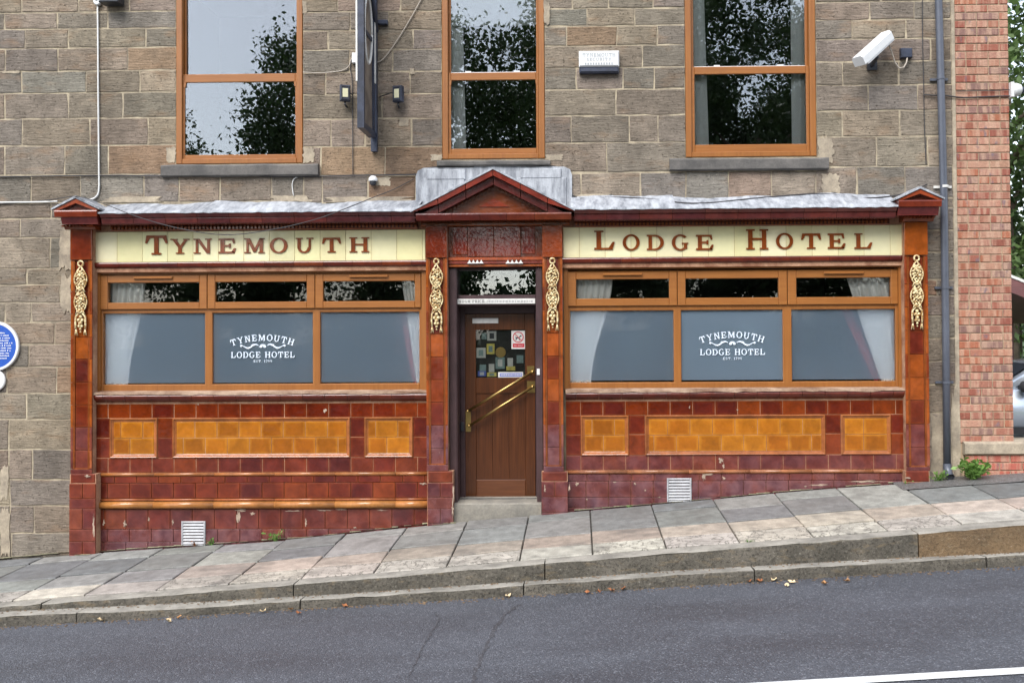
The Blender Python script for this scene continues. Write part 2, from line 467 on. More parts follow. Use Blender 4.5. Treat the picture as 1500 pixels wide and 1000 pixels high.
M_CARP = plain('silver_paint', hexc(188, 196, 206), .25, .03, 10, metallic=.6, coat=1.0)
M_CARG = plain('car_glass', hexc(40, 46, 52), .05, .05, 5)
M_TYRE = plain('tyre_rubber', hexc(34, 34, 36), .8, .1, 30)
M_TIMBER = m_wood('dark_timber', hexc(120, 76, 74), hexc(92, 60, 60), .6, 'X')
M_MOSS = plain('moss', hexc(122, 118, 94), .95, .3, 50, bump=.8)

# ------------------------------------------------------------------ lettering: serif capitals as strokes in a box one unit high
def _ring(cx, cy, ro, io, a0=0, a1=360, n=22):
    out = []
    for i in range(n):
        a, b = math.radians(a0 + (a1 - a0) * i / n), math.radians(a0 + (a1 - a0) * (i + 1) / n)
        out.append([(cx + ro[0] * math.cos(a), cy + ro[1] * math.sin(a)), (cx + ro[0] * math.cos(b), cy + ro[1] * math.sin(b)),
                    (cx + io[0] * math.cos(b), cy + io[1] * math.sin(b)), (cx + io[0] * math.cos(a), cy + io[1] * math.sin(a))])
    return out
def _r(x0, y0, x1, y1): return [[(x0, y0), (x1, y0), (x1, y1), (x0, y1)]]
def _q(*p): return [list(p)]
SW = .2
def _stem(x, w=SW, s=.09, t=.08): return _r(x, 0, x + w, 1) + _r(x - s, 0, x + w + s, t) + _r(x - s, 1 - t, x + w + s, 1)
GL = {
 'T': (1.05, _r(.42, 0, .63, .9) + _r(.3, 0, .75, .09) + _r(.06, .86, .99, 1) + _q((.06, .98), (.0, .60), (.08, .58), (.22, .87)) + _q((.99, .98), (.83, .87), (.97, .58), (1.05, .60))),
 'Y': (1.1, _r(.45, 0, .66, .5) + _r(.32, 0, .79, .08) + _q((.08, 1), (.32, 1), (.64, .45), (.46, .42)) + _q((.86, 1), (1.02, 1), (.66, .42), (.52, .46)) + _r(0, .92, .42, 1) + _r(.74, .92, 1.1, 1)),
 'N': (1.08, _r(.12, 0, .27, 1) + _r(0, 0, .40, .08) + _r(.80, 0, .96, 1) + _r(.68, .92, 1.08, 1) + _r(0, .92, .25, 1) + _q((.12, 1), (.34, 1), (.96, .02), (.78, 0))),
 'E': (.92, _r(.1, 0, .32, 1) + _r(0, 0, .86, .12) + _r(0, .88, .84, 1) + _r(.3, .45, .60, .56) + _q((.56, .36), (.66, .36), (.66, .66), (.56, .64)) + _q((.84, 1), (.72, .90), (.80, .66), (.88, .68)) + _q((.86, 0), (.94, .34), (.84, .36), (.70, .1))),
 'M': (1.3, _r(.14, 0, .28, 1) + _r(0, 0, .40, .08) + _r(.98, 0, 1.2, 1) + _r(.88, 0, 1.3, .08) + _q((.14, 1), (.36, 1), (.74, .2), (.60, .04)) + _q((.98, 1), (1.16, 1), (.72, .04), (.62, .2)) + _r(0, .92, .3, 1) + _r(1.0, .92, 1.3, 1)),
 'O': (1.06, _ring(.53, .5, (.53, .53), (.32, .42))),
 'U': (1.08, _r(.1, .36, .31, 1) + _r(0, .92, .42, 1) + _r(.78, .36, .92, 1) + _r(.66, .92, 1.08, 1) + _ring(.51, .38, (.41, .41), (.22, .29), 180, 360, 12)),
 'H': (1.1, _r(.1, 0, .32, 1) + _r(0, 0, .43, .08) + _r(0, .92, .43, 1) + _r(.78, 0, 1.0, 1) + _r(.67, 0, 1.1, .08) + _r(.67, .92, 1.1, 1) + _r(.3, .47, .8, .57)),
 'L': (.92, _r(.1, 0, .32, 1) + _r(0, 0, .86, .11) + _r(0, .92, .43, 1) + _q((.84, 0), (.95, .40), (.85, .42), (.66, .1))),
 'D': (1.04, _r(.1, 0, .32, 1) + _r(0, 0, .5, .1) + _r(0, .9, .5, 1) + _ring(.48, .5, (.55, .5), (.33, .4), -90, 90, 14)),
 'G': (1.06, _ring(.53, .5, (.53, .53), (.32, .42), 42, 325, 20) + _r(.74, .08, .94, .46) + _r(.62, .40, 1.02, .48)),
 'S': (.8, _ring(.40, .72, (.36, .28), (.20, .17), 20, 270, 12) + _ring(.40, .28, (.36, .28), (.20, .17), -160, 90, 12)),
 'C': (1.0, _ring(.53, .5, (.53, .53), (.32, .42), 42, 318, 20)),
 'R': (1.0, _r(.1, 0, .32, 1) + _r(0, 0, .43, .08) + _r(0, .9, .5, 1) + _ring(.48, .73, (.38, .27), (.2, .17), -90, 90, 10) + _q((.42, .5), (.62, .5), (1.0, 0), (.74, 0))),
 'P': (.9, _r(.1, 0, .32, 1) + _r(0, 0, .43, .08) + _r(0, .9, .5, 1) + _ring(.48, .73, (.38, .27), (.2, .17), -90, 90, 10)),
 'I': (.42, _r(.1, 0, .32, 1) + _r(0, 0, .42, .08) + _r(0, .92, .42, 1)),
 '.': (.3, _r(.05, 0, .22, .16)), ' ': (.5, []),
 '1': (.5, _r(.15, 0, .36, 1) + _r(0, 0, .5, .08) + _q((0, .78), (.15, .80), (.3, 1), (.15, 1))),
 '7': (.75, _r(0, .86, .75, 1) + _q((.15, 0), (.36, 0), (.75, .88), (.56, .88))),
 '9': (.8, _ring(.4, .68, (.38, .32), (.2, .2)) + _q((.25, 0), (.46, 0), (.78, .66), (.58, .6))),
}
def glyph(mb, ch, x, z, h, Y, depth, rot=0.0, wscale=1.0, m=0):
    w_, polys = GL[ch]
    ca, sa = math.cos(rot), math.sin(rot)
    for i, p in enumerate(polys):
        pts = [(x + (px * wscale * h) * ca - (py * h) * sa, z + (px * wscale * h) * sa + (py * h) * ca) for px, py in p]
        yo = Y - depth - .0005 * (i % 5)
        mb.slab(pts, yo, Y, m)
    return w_ * h * wscale
def text(mb, s, xc, z, h, Y, depth, gap=.16, wscale=1.0, m=0):
    tot = sum(GL[c][0] * h * wscale for c in s) + gap * h * (len(s) - 1)
    x = xc - tot / 2
    for c in s:
        x += glyph(mb, c, x, z, h, Y, depth, 0, wscale, m) + gap * h

# ------------------------------------------------------------------ ground heights
def poly(points, Y):
    a = sorted(XZ(u, v, Y) for u, v in points)
    xs, zs = np.array([p[0] for p in a]), np.array([p[1] for p in a])
    s0, s1 = (zs[2] - zs[0]) / (xs[2] - xs[0]), (zs[-1] - zs[-3]) / (xs[-1] - xs[-3])
    def f(x):
        if x < xs[0]: return float(zs[0] + (x - xs[0]) * s0)
        if x > xs[-1]: return float(zs[-1] + (x - xs[-1]) * s1)
        return float(np.interp(x, xs, zs))
    return f
YF, YKI, YKF, YLF = -.12, -1.76, -1.94, -2.10
zfoot = poly([(0, 821), (101, 812), (200, 805), (327, 797), (440, 789), (540, 778), (664, 764), (832, 750), (955, 739.6), (1043, 731.5), (1130, 723), (1221, 715.5), (1320, 708), (1410, 702), (1500, 696)], YF)
zkin = poly([(0, 882), (250, 863), (500, 843), (750, 822), (1000, 801), (1250, 782), (1500, 760)], YKI)
zkt = poly([(0, 888), (250, 870), (500, 850), (750, 829), (1000, 808), (1250, 789), (1500, 768)], YKF)
zkb = poly([(0, 895), (250, 883), (500, 869), (750, 852), (1000, 834), (1250, 820), (1500, 808)], YKF)
zlt = poly([(0, 902), (250, 891), (500, 875), (750, 858), (1000, 840), (1250, 826), (1500, 812)], YLF)
_ra, _rb = XZ(0, 918, YLF), XZ(1500, 828, YLF)
RS = (_rb[1] - _ra[1]) / (_rb[0] - _ra[0])
def zroad(x): return _ra[1] + (x - _ra[0]) * RS
def zpave(x, y):
    k = (y - YF) / (YKI - YF)
    return zfoot(x) * (1 - k) + zkin(x) * k

# ------------------------------------------------------------------ the setting: ground, road, pavement, kerbs
def sheet(name, x0, x1, y0, y1, zf, mat, nx=30, ny=4, jit=0.0, **props):
    mb = MB(); vs = []
    for j in range(ny + 1):
        for i in range(nx + 1):
            x, y = x0 + (x1 - x0) * i / nx, y0 + (y1 - y0) * j / ny
            vs.append((x, y, zf(x, y) + random.uniform(-jit, jit)))
    mb.idx(vs, [(j * (nx + 1) + i, j * (nx + 1) + i + 1, (j + 1) * (nx + 1) + i + 1, (j + 1) * (nx + 1) + i) for j in range(ny) for i in range(nx)])
    return make(name, mb, mat, None, True, kind='structure', **props)
sheet('ground', -260, 260, -260, 260, lambda x, y: zroad(x) * (1 if abs(x) < 60 else 60 / abs(x)) - .45, M_GRASS, 40, 40)
sheet('road', -60, 60, -9.6, YLF + .03, lambda x, y: zroad(x) + .05 * math.sin(max(0, min(1, (-y - 2.1) / 7.5)) * math.pi) * .4, M_ASPH, 60, 20)
ZL = lambda x, y: zroad(x) + .05 * math.sin(max(0, min(1, (-y - 2.1) / 7.5)) * math.pi) * .4 + .006
xl0 = XZ(1040, 1000, -4.35)[0] - .6
sheet('road_line', xl0, xl0 + 9, -4.40, -4.30, ZL, M_LINE, 30, 1)
sheet('far_pavement', -60, 60, -14, -9.6, lambda x, y: zroad(x) + .14, M_ASPH2, 40, 2)
# tar seam across the carriageway
mb = MB()
def gp(u, v):
    y = -2.4
    for _ in range(12):
        x, z = XZ(u, v, y); zt = ZL(x, y) - .002
        d = np.array([x, y, z]) - CAM
        k = (zt - CAM[2]) / d[2]; y = CAM[1] + d[1] * k
    return XZ(u, v, y)[0], y
for path, wd in (([(764, 884), (750, 892), (738, 900), (728, 915), (716, 938), (708, 955), (698, 978), (692, 1006)], .013), ([(640, 896), (643, 908), (630, 930), (620, 945), (606, 975), (600, 990)], .006)):
    P_ = []
    for (ua, va), (ub, vb) in zip(path[:-1], path[1:]):
        for k in range(6): P_.append(gp(ua + (ub - ua) * k / 6 + random.uniform(-2, 2), va + (vb - va) * k / 6))
    W_ = [wd * random.uniform(.3, 1.5) for _ in P_]
    for i in range(len(P_) - 1):
        a, b = P_[i], P_[i + 1]
        mb.face([(a[0] - W_[i], a[1], ZL(*a) - .003), (a[0] + W_[i], a[1], ZL(*a) - .003), (b[0] + W_[i + 1], b[1], ZL(*b) - .003), (b[0] - W_[i + 1], b[1], ZL(*b) - .003)])
make('tar_seam', mb, m_asphalt('tar_fill', hexc(66, 66, 70)), None, kind='structure')

XL, XR = -8.2, 7.4
pav = sheet('pavement', XL, XR, YKI - .01, .35, lambda x, y: zpave(x, y) - .024, M_MORTAR if False else m_mortar('paving_joint', hexc(92, 88, 80), hexc(70, 68, 62)), 60, 4)
cols = np.arange(Xu(775, 755, -.1) - .617 * 13, XR - .3, .617)
bands = [(-.13, -1.00, 'A'), (-1.00, -1.42, 'B'), (-1.42, YKI, 'C')]
GRY = [hexc(128, 127, 122), hexc(136, 134, 128), hexc(116, 116, 113), hexc(122, 121, 118), hexc(108, 109, 108)]
PNK = [hexc(158, 145, 131), hexc(150, 138, 126), hexc(166, 154, 140)]
PAL = [hexc(166, 159, 148), hexc(156, 150, 141), hexc(174, 167, 154)]
xtar = Xu(1325, 705, -.3)
for x0 in cols:
    x1 = x0 + .617
    if x0 < XL: continue
    ys = random.choice([-.42, -.5, -.58, None])
    bands = [(-.13, -1.00, 'A'), (-1.00, -1.42, 'B'), (-1.42, YKI, 'C')]
    if ys and x1 <= xtar: bands = [(-.13, ys, 'A'), (ys, -1.0 + random.choice([0, -.06]), 'A')] + bands[1:]
    if len(bands) == 4: bands[2] = (bands[1][1], -1.42, 'B')
    for y0, y1, r in bands:
        ya = y0
        if r == 'A' and x1 > xtar: ya = -.42          # tarmac strip runs along the wall here
        g = .008
        j = [random.uniform(-.006, .006) for _ in range(4)]
        gx = .0045 + random.uniform(0, .003)
        gy = random.uniform(.012, .022)
        q = [(x0 + gx, ya - gy), (x1 - gx, ya - gy), (x1 - gx, y1 + gy), (x0 + gx, y1 + gy)]
        top = [(x, y, zpave(x, y) + .006 + d) for (x, y), d in zip(q, j)]
        mb = MB(); b = .006
        cx, cy = (x0 + x1) / 2, (ya + y1) / 2
        inner = [(x + math.copysign(b, cx - x), y + math.copysign(b, cy - y), z) for x, y, z in top]
        outer = [(x, y, z - .006) for x, y, z in top]; low = [(x, y, z - .06) for x, y, z in top]
        vs = inner + outer + low
        mb.idx(vs, [(0, 1, 2, 3)] + [(i, (i + 1) % 4, (i + 1) % 4 + 4, i + 4) for i in range(4)] + [(i + 4, (i + 1) % 4 + 4, (i + 1) % 4 + 8, i + 8) for i in range(4)])
        c = random.choice(GRY if r == 'A' else PNK if r == 'B' else PAL)
        if x0 < -3.6 and r != 'C': c = random.choice(GRY)
        make('paving_slab', mb, M_SLAB, pav, color=vary(c, .12), cracked=1.0 if (r == 'C' and random.random() < .75) else 0.0)
sheet('tarmac_strip', xtar - .05, XR, -.42, .30, lambda x, y: zpave(x, y) + .010, M_ASPH2, 20, 3, .003)

kerb = empty('kerb', (0, YKF, 0), kind='structure')
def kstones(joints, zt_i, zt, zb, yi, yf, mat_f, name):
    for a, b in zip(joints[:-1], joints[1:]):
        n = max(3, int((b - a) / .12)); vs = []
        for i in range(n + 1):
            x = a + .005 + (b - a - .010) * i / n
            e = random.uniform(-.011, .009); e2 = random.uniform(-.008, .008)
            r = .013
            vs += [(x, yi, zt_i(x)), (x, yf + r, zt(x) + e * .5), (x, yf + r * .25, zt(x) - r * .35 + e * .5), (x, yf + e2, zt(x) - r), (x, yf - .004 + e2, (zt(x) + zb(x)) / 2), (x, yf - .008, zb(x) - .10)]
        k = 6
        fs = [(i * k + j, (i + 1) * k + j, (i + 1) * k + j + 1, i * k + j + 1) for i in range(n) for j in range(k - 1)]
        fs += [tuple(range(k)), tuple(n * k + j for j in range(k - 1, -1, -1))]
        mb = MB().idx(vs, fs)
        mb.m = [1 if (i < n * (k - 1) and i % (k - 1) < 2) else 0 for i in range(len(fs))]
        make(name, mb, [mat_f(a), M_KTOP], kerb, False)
uj = lambda u, v, Y: Xu(u, v, Y)
js = [XL, -6.6, uj(60, 890, YKF), uj(430, 860, YKF), uj(798, 826, YKF), uj(1345, 785, YKF), uj(1690, 760, YKF), XR]
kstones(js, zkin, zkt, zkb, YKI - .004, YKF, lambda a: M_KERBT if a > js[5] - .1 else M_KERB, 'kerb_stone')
js2 = [XL, uj(-200, 915, YLF), uj(112, 900, YLF), uj(440, 885, YLF), uj(767, 862, YLF), uj(1105, 840, YLF), uj(1445, 822, YLF), uj(1700, 810, YLF), XR]
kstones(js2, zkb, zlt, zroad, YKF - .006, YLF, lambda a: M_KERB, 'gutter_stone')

# ------------------------------------------------------------------ the hotel: stone wall
hotel = thing(empty('hotel_building', (Xu(720, 760), 0, zfoot(Xu(720, 760)))), 'two-storey sandstone hotel with brown glazed-tile pub front and cream lettered fascia', 'building')
ZTOP = 6.6
XW0, XW1 = -8.0, Xu(1397, 300)
opens = []
SASH = [dict(o=(258, -60, 444, 240), g1=(272, 4, 430, 109), g2=(275, 121, 432, 227), mr=(109, 121), x=(272, 432), sill=(236, 240, 466, 258)),
        dict(o=(647, -60, 798, 233), g1=(661, 5, 783, 106), g2=(661, 118, 784, 218), mr=(107, 118), x=(661, 784), sill=(640, 234, 806, 243)),
        dict(o=(1003, -64, 1195, 230), g1=(1016, -4, 1177, 97), g2=(1016, 109, 1177, 212), mr=(98, 109), x=(1016, 1177), sill=(981, 231, 1214, 249))]
for s in SASH:
    x0, x1, z0, z1 = RP(*s['o'])
    s['w'] = (x0 + .004, x1 - .004, z0 - .0, z1)
    opens.append((x0, x1, z0, z1))
pwl = RP(139, 384, 627, 577, 0); pwr = RP(827, 380, 1327, 573, 0)
pdoor = (Xu(657, 600, 0), Xu(796, 600, 0), -1.2, Zv(725, 386, 0))
opens += [(pwl[0], pwl[1], pwl[2], pwl[3]), (pwr[0], pwr[1], pwr[2], pwr[3]), pdoor]
xs = sorted({XW0, XW1, *[o[0] for o in opens], *[o[1] for o in opens]})
zs = sorted({-2.0, ZTOP, *[max(-2, o[2]) for o in opens], *[o[3] for o in opens]})
mb = MB()
for i in range(len(xs) - 1):
    run = None
    for j in range(len(zs) - 1):
        cx, cz = (xs[i] + xs[i + 1]) / 2, (zs[j] + zs[j + 1]) / 2
        solid = not any(o[0] < cx < o[1] and o[2] < cz < o[3] for o in opens)
        if solid and run is None: run = zs[j]
        if (not solid) and run is not None:
            mb.box(xs[i], xs[i + 1], 0, .34, run, zs[j]); run = None
    if run is not None: mb.box(xs[i], xs[i + 1], 0, .34, run, ZTOP)
wall = make('wall', mb, M_MORTAR, hotel)

SCOL = [hexc(136, 128, 118), hexc(142, 130, 116), hexc(137, 126, 114), hexc(148, 135, 119), hexc(132, 123, 112), hexc(141, 129, 115), hexc(152, 138, 120), hexc(136, 124, 110), hexc(146, 131, 115)]
SORG = [hexc(152, 130, 106), hexc(148, 126, 103), hexc(146, 120, 98)]
def stone(x0, x1, z0, z1, color=None, proud=None, g=.0075):
    x0 += g; x1 -= g; z0 += g; z1 -= g
    if x1 - x0 < .02 or z1 - z0 < .02: return
    nx, nz = max(2, int((x1 - x0) / .13)), max(2, int((z1 - z0) / .12))
    J = lambda: random.uniform(-.0055, .0055) if random.random() > .06 else random.uniform(-.012, .002)
    per = [(x0 + (x1 - x0) * i / nx, z0) for i in range(nx)] + [(x1, z0 + (z1 - z0) * i / nz) for i in range(nz)] + \
          [(x1 - (x1 - x0) * i / nx, z1) for i in range(nx)] + [(x0, z1 - (z1 - z0) * i / nz) for i in range(nz)]
    per = [(x + J(), z + J()) for x, z in per]
    n = len(per); cx, cz = (x0 + x1) / 2, (z0 + z1) / 2
    y = -(random.uniform(.003, .008) if proud is None else proud)
    b = .006
    inn = [(x + max(-b, min(b, cx - x)), z + max(-b, min(b, cz - z))) for x, z in per]
    tl = random.uniform(-.004, .004)
    vs = [(x, .03, z) for x, z in per] + [(x, y + .003, z) for x, z in per] + [(x, y + tl * (x - cx), z) for x, z in inn]
    fs = [tuple(range(2 * n, 3 * n))]
    for a in (0, n): fs += [(a + i, a + (i + 1) % n, a + n + (i + 1) % n, a + n + i) for i in range(n)]
    c = color or (random.choice(SORG) if random.random() < .035 else random.choice(SCOL))
    make('stone', MB().idx(vs, fs), M_STONE, wall, color=vary(tuple(q * .93 for q in c), .15))
def course_block(ua, ub, rows, joints, ends=(None, None), uz=None):
    um = uz or (ua + ub) / 2
    for (va, vb), js in zip(zip(rows[:-1], rows[1:]), joints):
        vm = (va + vb) / 2
        z1, z0 = Zv(um, va), Zv(um, vb)
        xl = ends[0] if ends[0] is not None else Xu(ua, vm)
        xr = ends[1] if ends[1] is not None else Xu(ub, vm)
        xx = [xl] + [Xu(j, vm) for j in js] + [xr]
        for a, b in zip(xx[:-1], xx[1:]): stone(a, b, z0, z1)
S0, S1, S2 = [s['w'] for s in SASH]
course_block(-290, 258, [-6, 18, 42.5, 70.5, 104, 136, 173.5, 213, 256], [
    [-230, -150, -60, 32, 115, 190], [-210, -120, -40, 7, 84, 158], [-250, -160, -70, 37, 100, 214], [-220, -140, -60, 8, 85, 187],
    [-240, -150, -50, 32, 126, 205], [-200, -110, 7, 100, 180], [-230, -140, -50, 33, 132, 217], [-210, -90, 7, 95, 159]], (XW0, S0[0]), uz=130)
course_block(444, 647, [-7, 17.5, 44.5, 73, 105.5, 138, 174, 215, 257], [[495, 587], [513, 569], [480.5, 605], [512, 575], [477, 601], [560], [485, 535, 603], [470, 564]], (S0[1], S1[0]))
course_block(798, 1003, [-12, 12.6, 38, 67, 99, 131, 169, 209, 252], [[838, 891, 956], [860, 930], [830, 904, 963], [941], [844, 913, 958], [902], [837, 922, 964], [889]], (S1[1], S2[0]))
course_block(1195, 1397, [-22, 3, 29, 57, 90, 124.5, 162, 200, 244], [[1290, 1350], [1273.6, 1339], [1247.5, 1327], [1363], [1234, 1316.5], [1271.5, 1344], [1234, 1318], [1283.5, 1359]], (S2[1], XW1))
course_block(-290, 445, [256, 297], [[-230, -140, -60, 46, 118, 211, 263, 322, 398]], (XW0, None))
course_block(445, 640, [257, 297], [[472, 539, 609]])
course_block(640, 808, [244, 297], [[690, 760]])
course_block(808, 1195, [252, 296], [[851, 938, 1005, 1067, 1130]])
course_block(1195, 1397, [244, 290], [[1255, 1325.5]], (None, XW1))
rows = [297, 320, 348, 393, 417, 443, 472, 504, 537, 576, 614, 658, 702, 740, 780, 821, 850]
jl = [[75], [30], [74], [40], [88], [8, 46], [80], [42], [10, 83], [39], [13], [13, 48], [15], [15, 50], [17], [50]]
course_block(-290, 106, rows, [[random.uniform(-240, -190), random.uniform(-130, -90), random.uniform(-50, -30)] + j for j in jl], (XW0, None), uz=60)
rows = [290, 304, 336.5, 369, 410, 433, 462, 495, 529, 563, 604, 655, 712]
course_block(1356, 1400, rows, [[], [1384], [], [], [1372], [], [], [1380], [], [], [], []], (None, XW1))
# extra courses above the picture
for k in range(4):
    zb_ = Zv(130, -6) + .19 * k; x = XW0
    while x < XW1 - .1:
        x1 = min(XW1, x + random.uniform(.45, .8))
        for a, b in ((max(x, XW0), min(x1, S0[0])), (max(x, S0[1]), min(x1, S1[0])), (max(x, S1[1]), min(x1, S2[0])), (max(x, S2[1]), x1)):
            if b - a > .05: stone(a, b, zb_ + (.035 if k == 0 and a > 2 else 0), zb_ + .19)
        x = x1
def patch(u0, v0, u1, v1, mat=M_CEMENT, y=-.011, n=30, name='mortar_patch', seed=0):
    x0, x1, z0, z1 = RP(u0, v0, u1, v1)
    pts = []
    for i in range(n):
        a = 2 * math.pi * i / n
        c_, s_ = math.cos(a), math.sin(a)
        k = 1 / max(abs(c_), abs(s_)) * random.uniform(.68, 1.0)
        pts.append(((x0 + x1) / 2 + c_ * k * (x1 - x0) / 2, (z0 + z1) / 2 + s_ * k * (z1 - z0) / 2))
    make(name, MB().slab(pts, y + random.uniform(-.003, .003), .01), mat, hotel)
for p in [(243, 214, 259, 240), (443, 214, 462, 240), (443, 0, 450, 22), (796, 0, 806, 40), (630, 226, 650, 236), (798, 226, 826, 236), (1196, 198, 1222, 244), (1200, 252, 1232, 286),
          (86, 330, 106, 398), (88, 400, 106, 460), (545, 258, 574, 274), (0, 104, 32, 108), (600, 100, 608, 110), (1392, 560, 1408, 700), (1360, 600, 1400, 706), (0, 680, 14, 735), (0, 740, 16, 820), (583, 173, 600, 186), (395, 286, 460, 296), (470, 288, 610, 296), (838, 284, 900, 292), (150, 288, 240, 297)]:
    patch(*p)

# ------------------------------------------------------------------ sash windows
def ring_frame(mb, x0, x1, z0, z1, t, yf, yb, tb=None, tt=None):
    tb = t if tb is None else tb; tt = t if tt is None else tt
    b = .006
    mb.pillow(x0, x0 + t, yf, yb, z0, z1, b); mb.pillow(x1 - t, x1, yf, yb, z0, z1, b)
    mb.pillow(x0 + t, x1 - t, yf + .0015, yb, z0, z0 + tb, b); mb.pillow(x0 + t, x1 - t, yf + .0015, yb, z1 - tt, z1, b)
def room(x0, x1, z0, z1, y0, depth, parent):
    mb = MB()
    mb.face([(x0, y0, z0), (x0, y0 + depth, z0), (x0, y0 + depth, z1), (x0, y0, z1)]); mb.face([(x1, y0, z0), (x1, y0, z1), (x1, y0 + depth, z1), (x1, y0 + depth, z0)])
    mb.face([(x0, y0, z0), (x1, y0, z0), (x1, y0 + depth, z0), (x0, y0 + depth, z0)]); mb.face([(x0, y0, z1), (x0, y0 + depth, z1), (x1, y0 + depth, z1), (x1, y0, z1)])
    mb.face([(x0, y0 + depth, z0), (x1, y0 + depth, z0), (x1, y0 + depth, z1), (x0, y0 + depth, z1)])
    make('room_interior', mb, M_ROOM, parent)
for k, s in enumerate(SASH):
    x0, x1, z0, z1 = s['w']
    um = (s['o'][0] + s['o'][2]) / 2
    mb = MB(); yo = -.012
    ring_frame(mb, x0, x1, z0, z1, .062, yo, .16, .055)
    # moulded stop inside
    win = make('sash_window', mb, M_OAK, hotel)
    xa, xb = x0 + .062, x1 - .062
    zt = Zv(um, s['g1'][1], .06) + .03
    zm0, zm1 = Zv(um, s['mr'][1], .03), Zv(um, s['mr'][0], .03)
    gx0, gx1 = Xu(s['x'][0], 60, .06), Xu(s['x'][1], 60, .06)
    zg = Zv(um, s['g2'][3], .03)
    # lower sash stands in front of the upper
    mb = MB(); st = max(.02, gx0 - xa)
    mb.pillow(xa, xa + st, .012, .05, z0 + .055, zm1, .005); mb.pillow(xb - st, xb, .012, .05, z0 + .055, zm1, .005)
    mb.pillow(xa + st, xb - st, .0135, .05, z0 + .055, zg, .005); mb.pillow(xa + st, xb - st, .0135, .05, zm0, zm1, .005)
    for sx in (xa + .004, xb - .034): mb.slab([(sx, zm0), (sx + .03, zm0), (sx + .024, zm0 - .05), (sx + .006, zm0 - .05)], .010, .04)
    make('lower_sash', mb, M_OAKX, win)
    mb = MB()
    ring_frame(mb, xa, xb, zm0 + .012, z1 - .062, st * .92, .054, .09, .03)
    make('upper_sash', mb, M_OAK, win)
    mb = MB().box(xa + st - .004, xb - st + .004, .026, .032, zg - .004, zm0 + .004)
    g1 = make('pane', mb, M_GLASS, win)
    mb = MB().box(xa + st * .9 - .004, xb - st * .9 + .004, .068, .074, zm0 + .03, z1 - .09)
    g2 = make('pane', mb, M_GLASS, win)
    for g in (g1, g2): g.rotation_euler = (random.uniform(-.006, .006), 0, random.uniform(-.006, .006))
    if k:
        mb = MB()
        for fx in (.22, .76): mb.box(xa + (xb - xa) * fx - .03, xa + (xb - xa) * fx + .03, .02, .06, zm1 + .001, zm1 + .018)
        mb.box(xa + st, xb - st, .045, .066, zm1 + .0, zm1 + .012)
        make('sash_lock', mb, M_WHITE, win)
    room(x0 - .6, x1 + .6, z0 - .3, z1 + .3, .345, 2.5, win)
    u0, v0, u1, v1 = s['sill']
    a, b, c, d = RP(u0, v0, u1, v1, -.05)
    n = 12; vs = []
    for i in range(n + 1):
        x = a + (b - a) * i / n; e = random.uniform(-.005, .005)
        vs += [(x, .2, d), (x, -.05, d - .006 + e), (x, -.062, d - .02 + e), (x, -.06 + e, c + .012), (x, -.048, c + e), (x, .2, c)]
    fs = [(i * 6 + j, (i + 1) * 6 + j, (i + 1) * 6 + (j + 1) % 6, i * 6 + (j + 1) % 6) for i in range(n) for j in range(6)] + [tuple(range(6)), tuple(n * 6 + j for j in range(5, -1, -1))]
    make('window_sill', MB().idx(vs, fs), M_SILL, win)

def curtain(name, x0, x1, z0, z1, y, mat, lean=0.0, amp=.018, nf=6, gather=0.0):
    mb = MB(); n = nf * 6; nz_ = 14; vs = []
    for j in range(nz_ + 1):
        t = j / nz_
        for i in range(n + 1):
            f = i / n
            wgt = 1 - gather * math.sin(t * math.pi * .5) ** 2 if gather else 1
            x = x0 + (x1 - x0) * (f * wgt) + lean * t
            vs.append((x, y + amp * math.sin(f * nf * 2 * math.pi) + .006 * math.sin(7 * f + 3 * t), z1 + (z0 - z1) * t))
    mb.idx(vs, [(j * (n + 1) + i, j * (n + 1) + i + 1, (j + 1) * (n + 1) + i + 1, (j + 1) * (n + 1) + i) for j in range(nz_) for i in range(n)])
    return make(name, mb, mat, None, True, base=True)
def curt_px(name, ua, va, ub, vb, y, mat, label, **k):
    k['amp'] = min(k.get('amp', .006), .007)
    x0, x1, z0, z1 = RP(ua, va, ub, vb, y)
    return thing(curtain(name, x0, x1, z0, z1, y, mat, **k), label, 'curtain')
curt_px('curtain', 650, -20, 677, 230, .12, M_CURT, 'white curtain drawn to the left side of the middle upstairs window', nf=2, amp=.02, lean=.04)
curt_px('curtain', 1006, -20, 1032, 226, .12, M_CURT, 'white curtain at the left edge of the right-hand upstairs window', nf=2, amp=.02, lean=.04)
curt_px('curtain', 1159, -20, 1190, 226, .12, M_CURT, 'white curtain at the right edge of the right-hand upstairs window', nf=2, amp=.02)
curt_px('window_blind', 650, -60, 795, 38, .10, M_CURTG, 'pale roller blind half lowered in the middle upstairs window', nf=1, amp=.002)['category'] = 'blind'

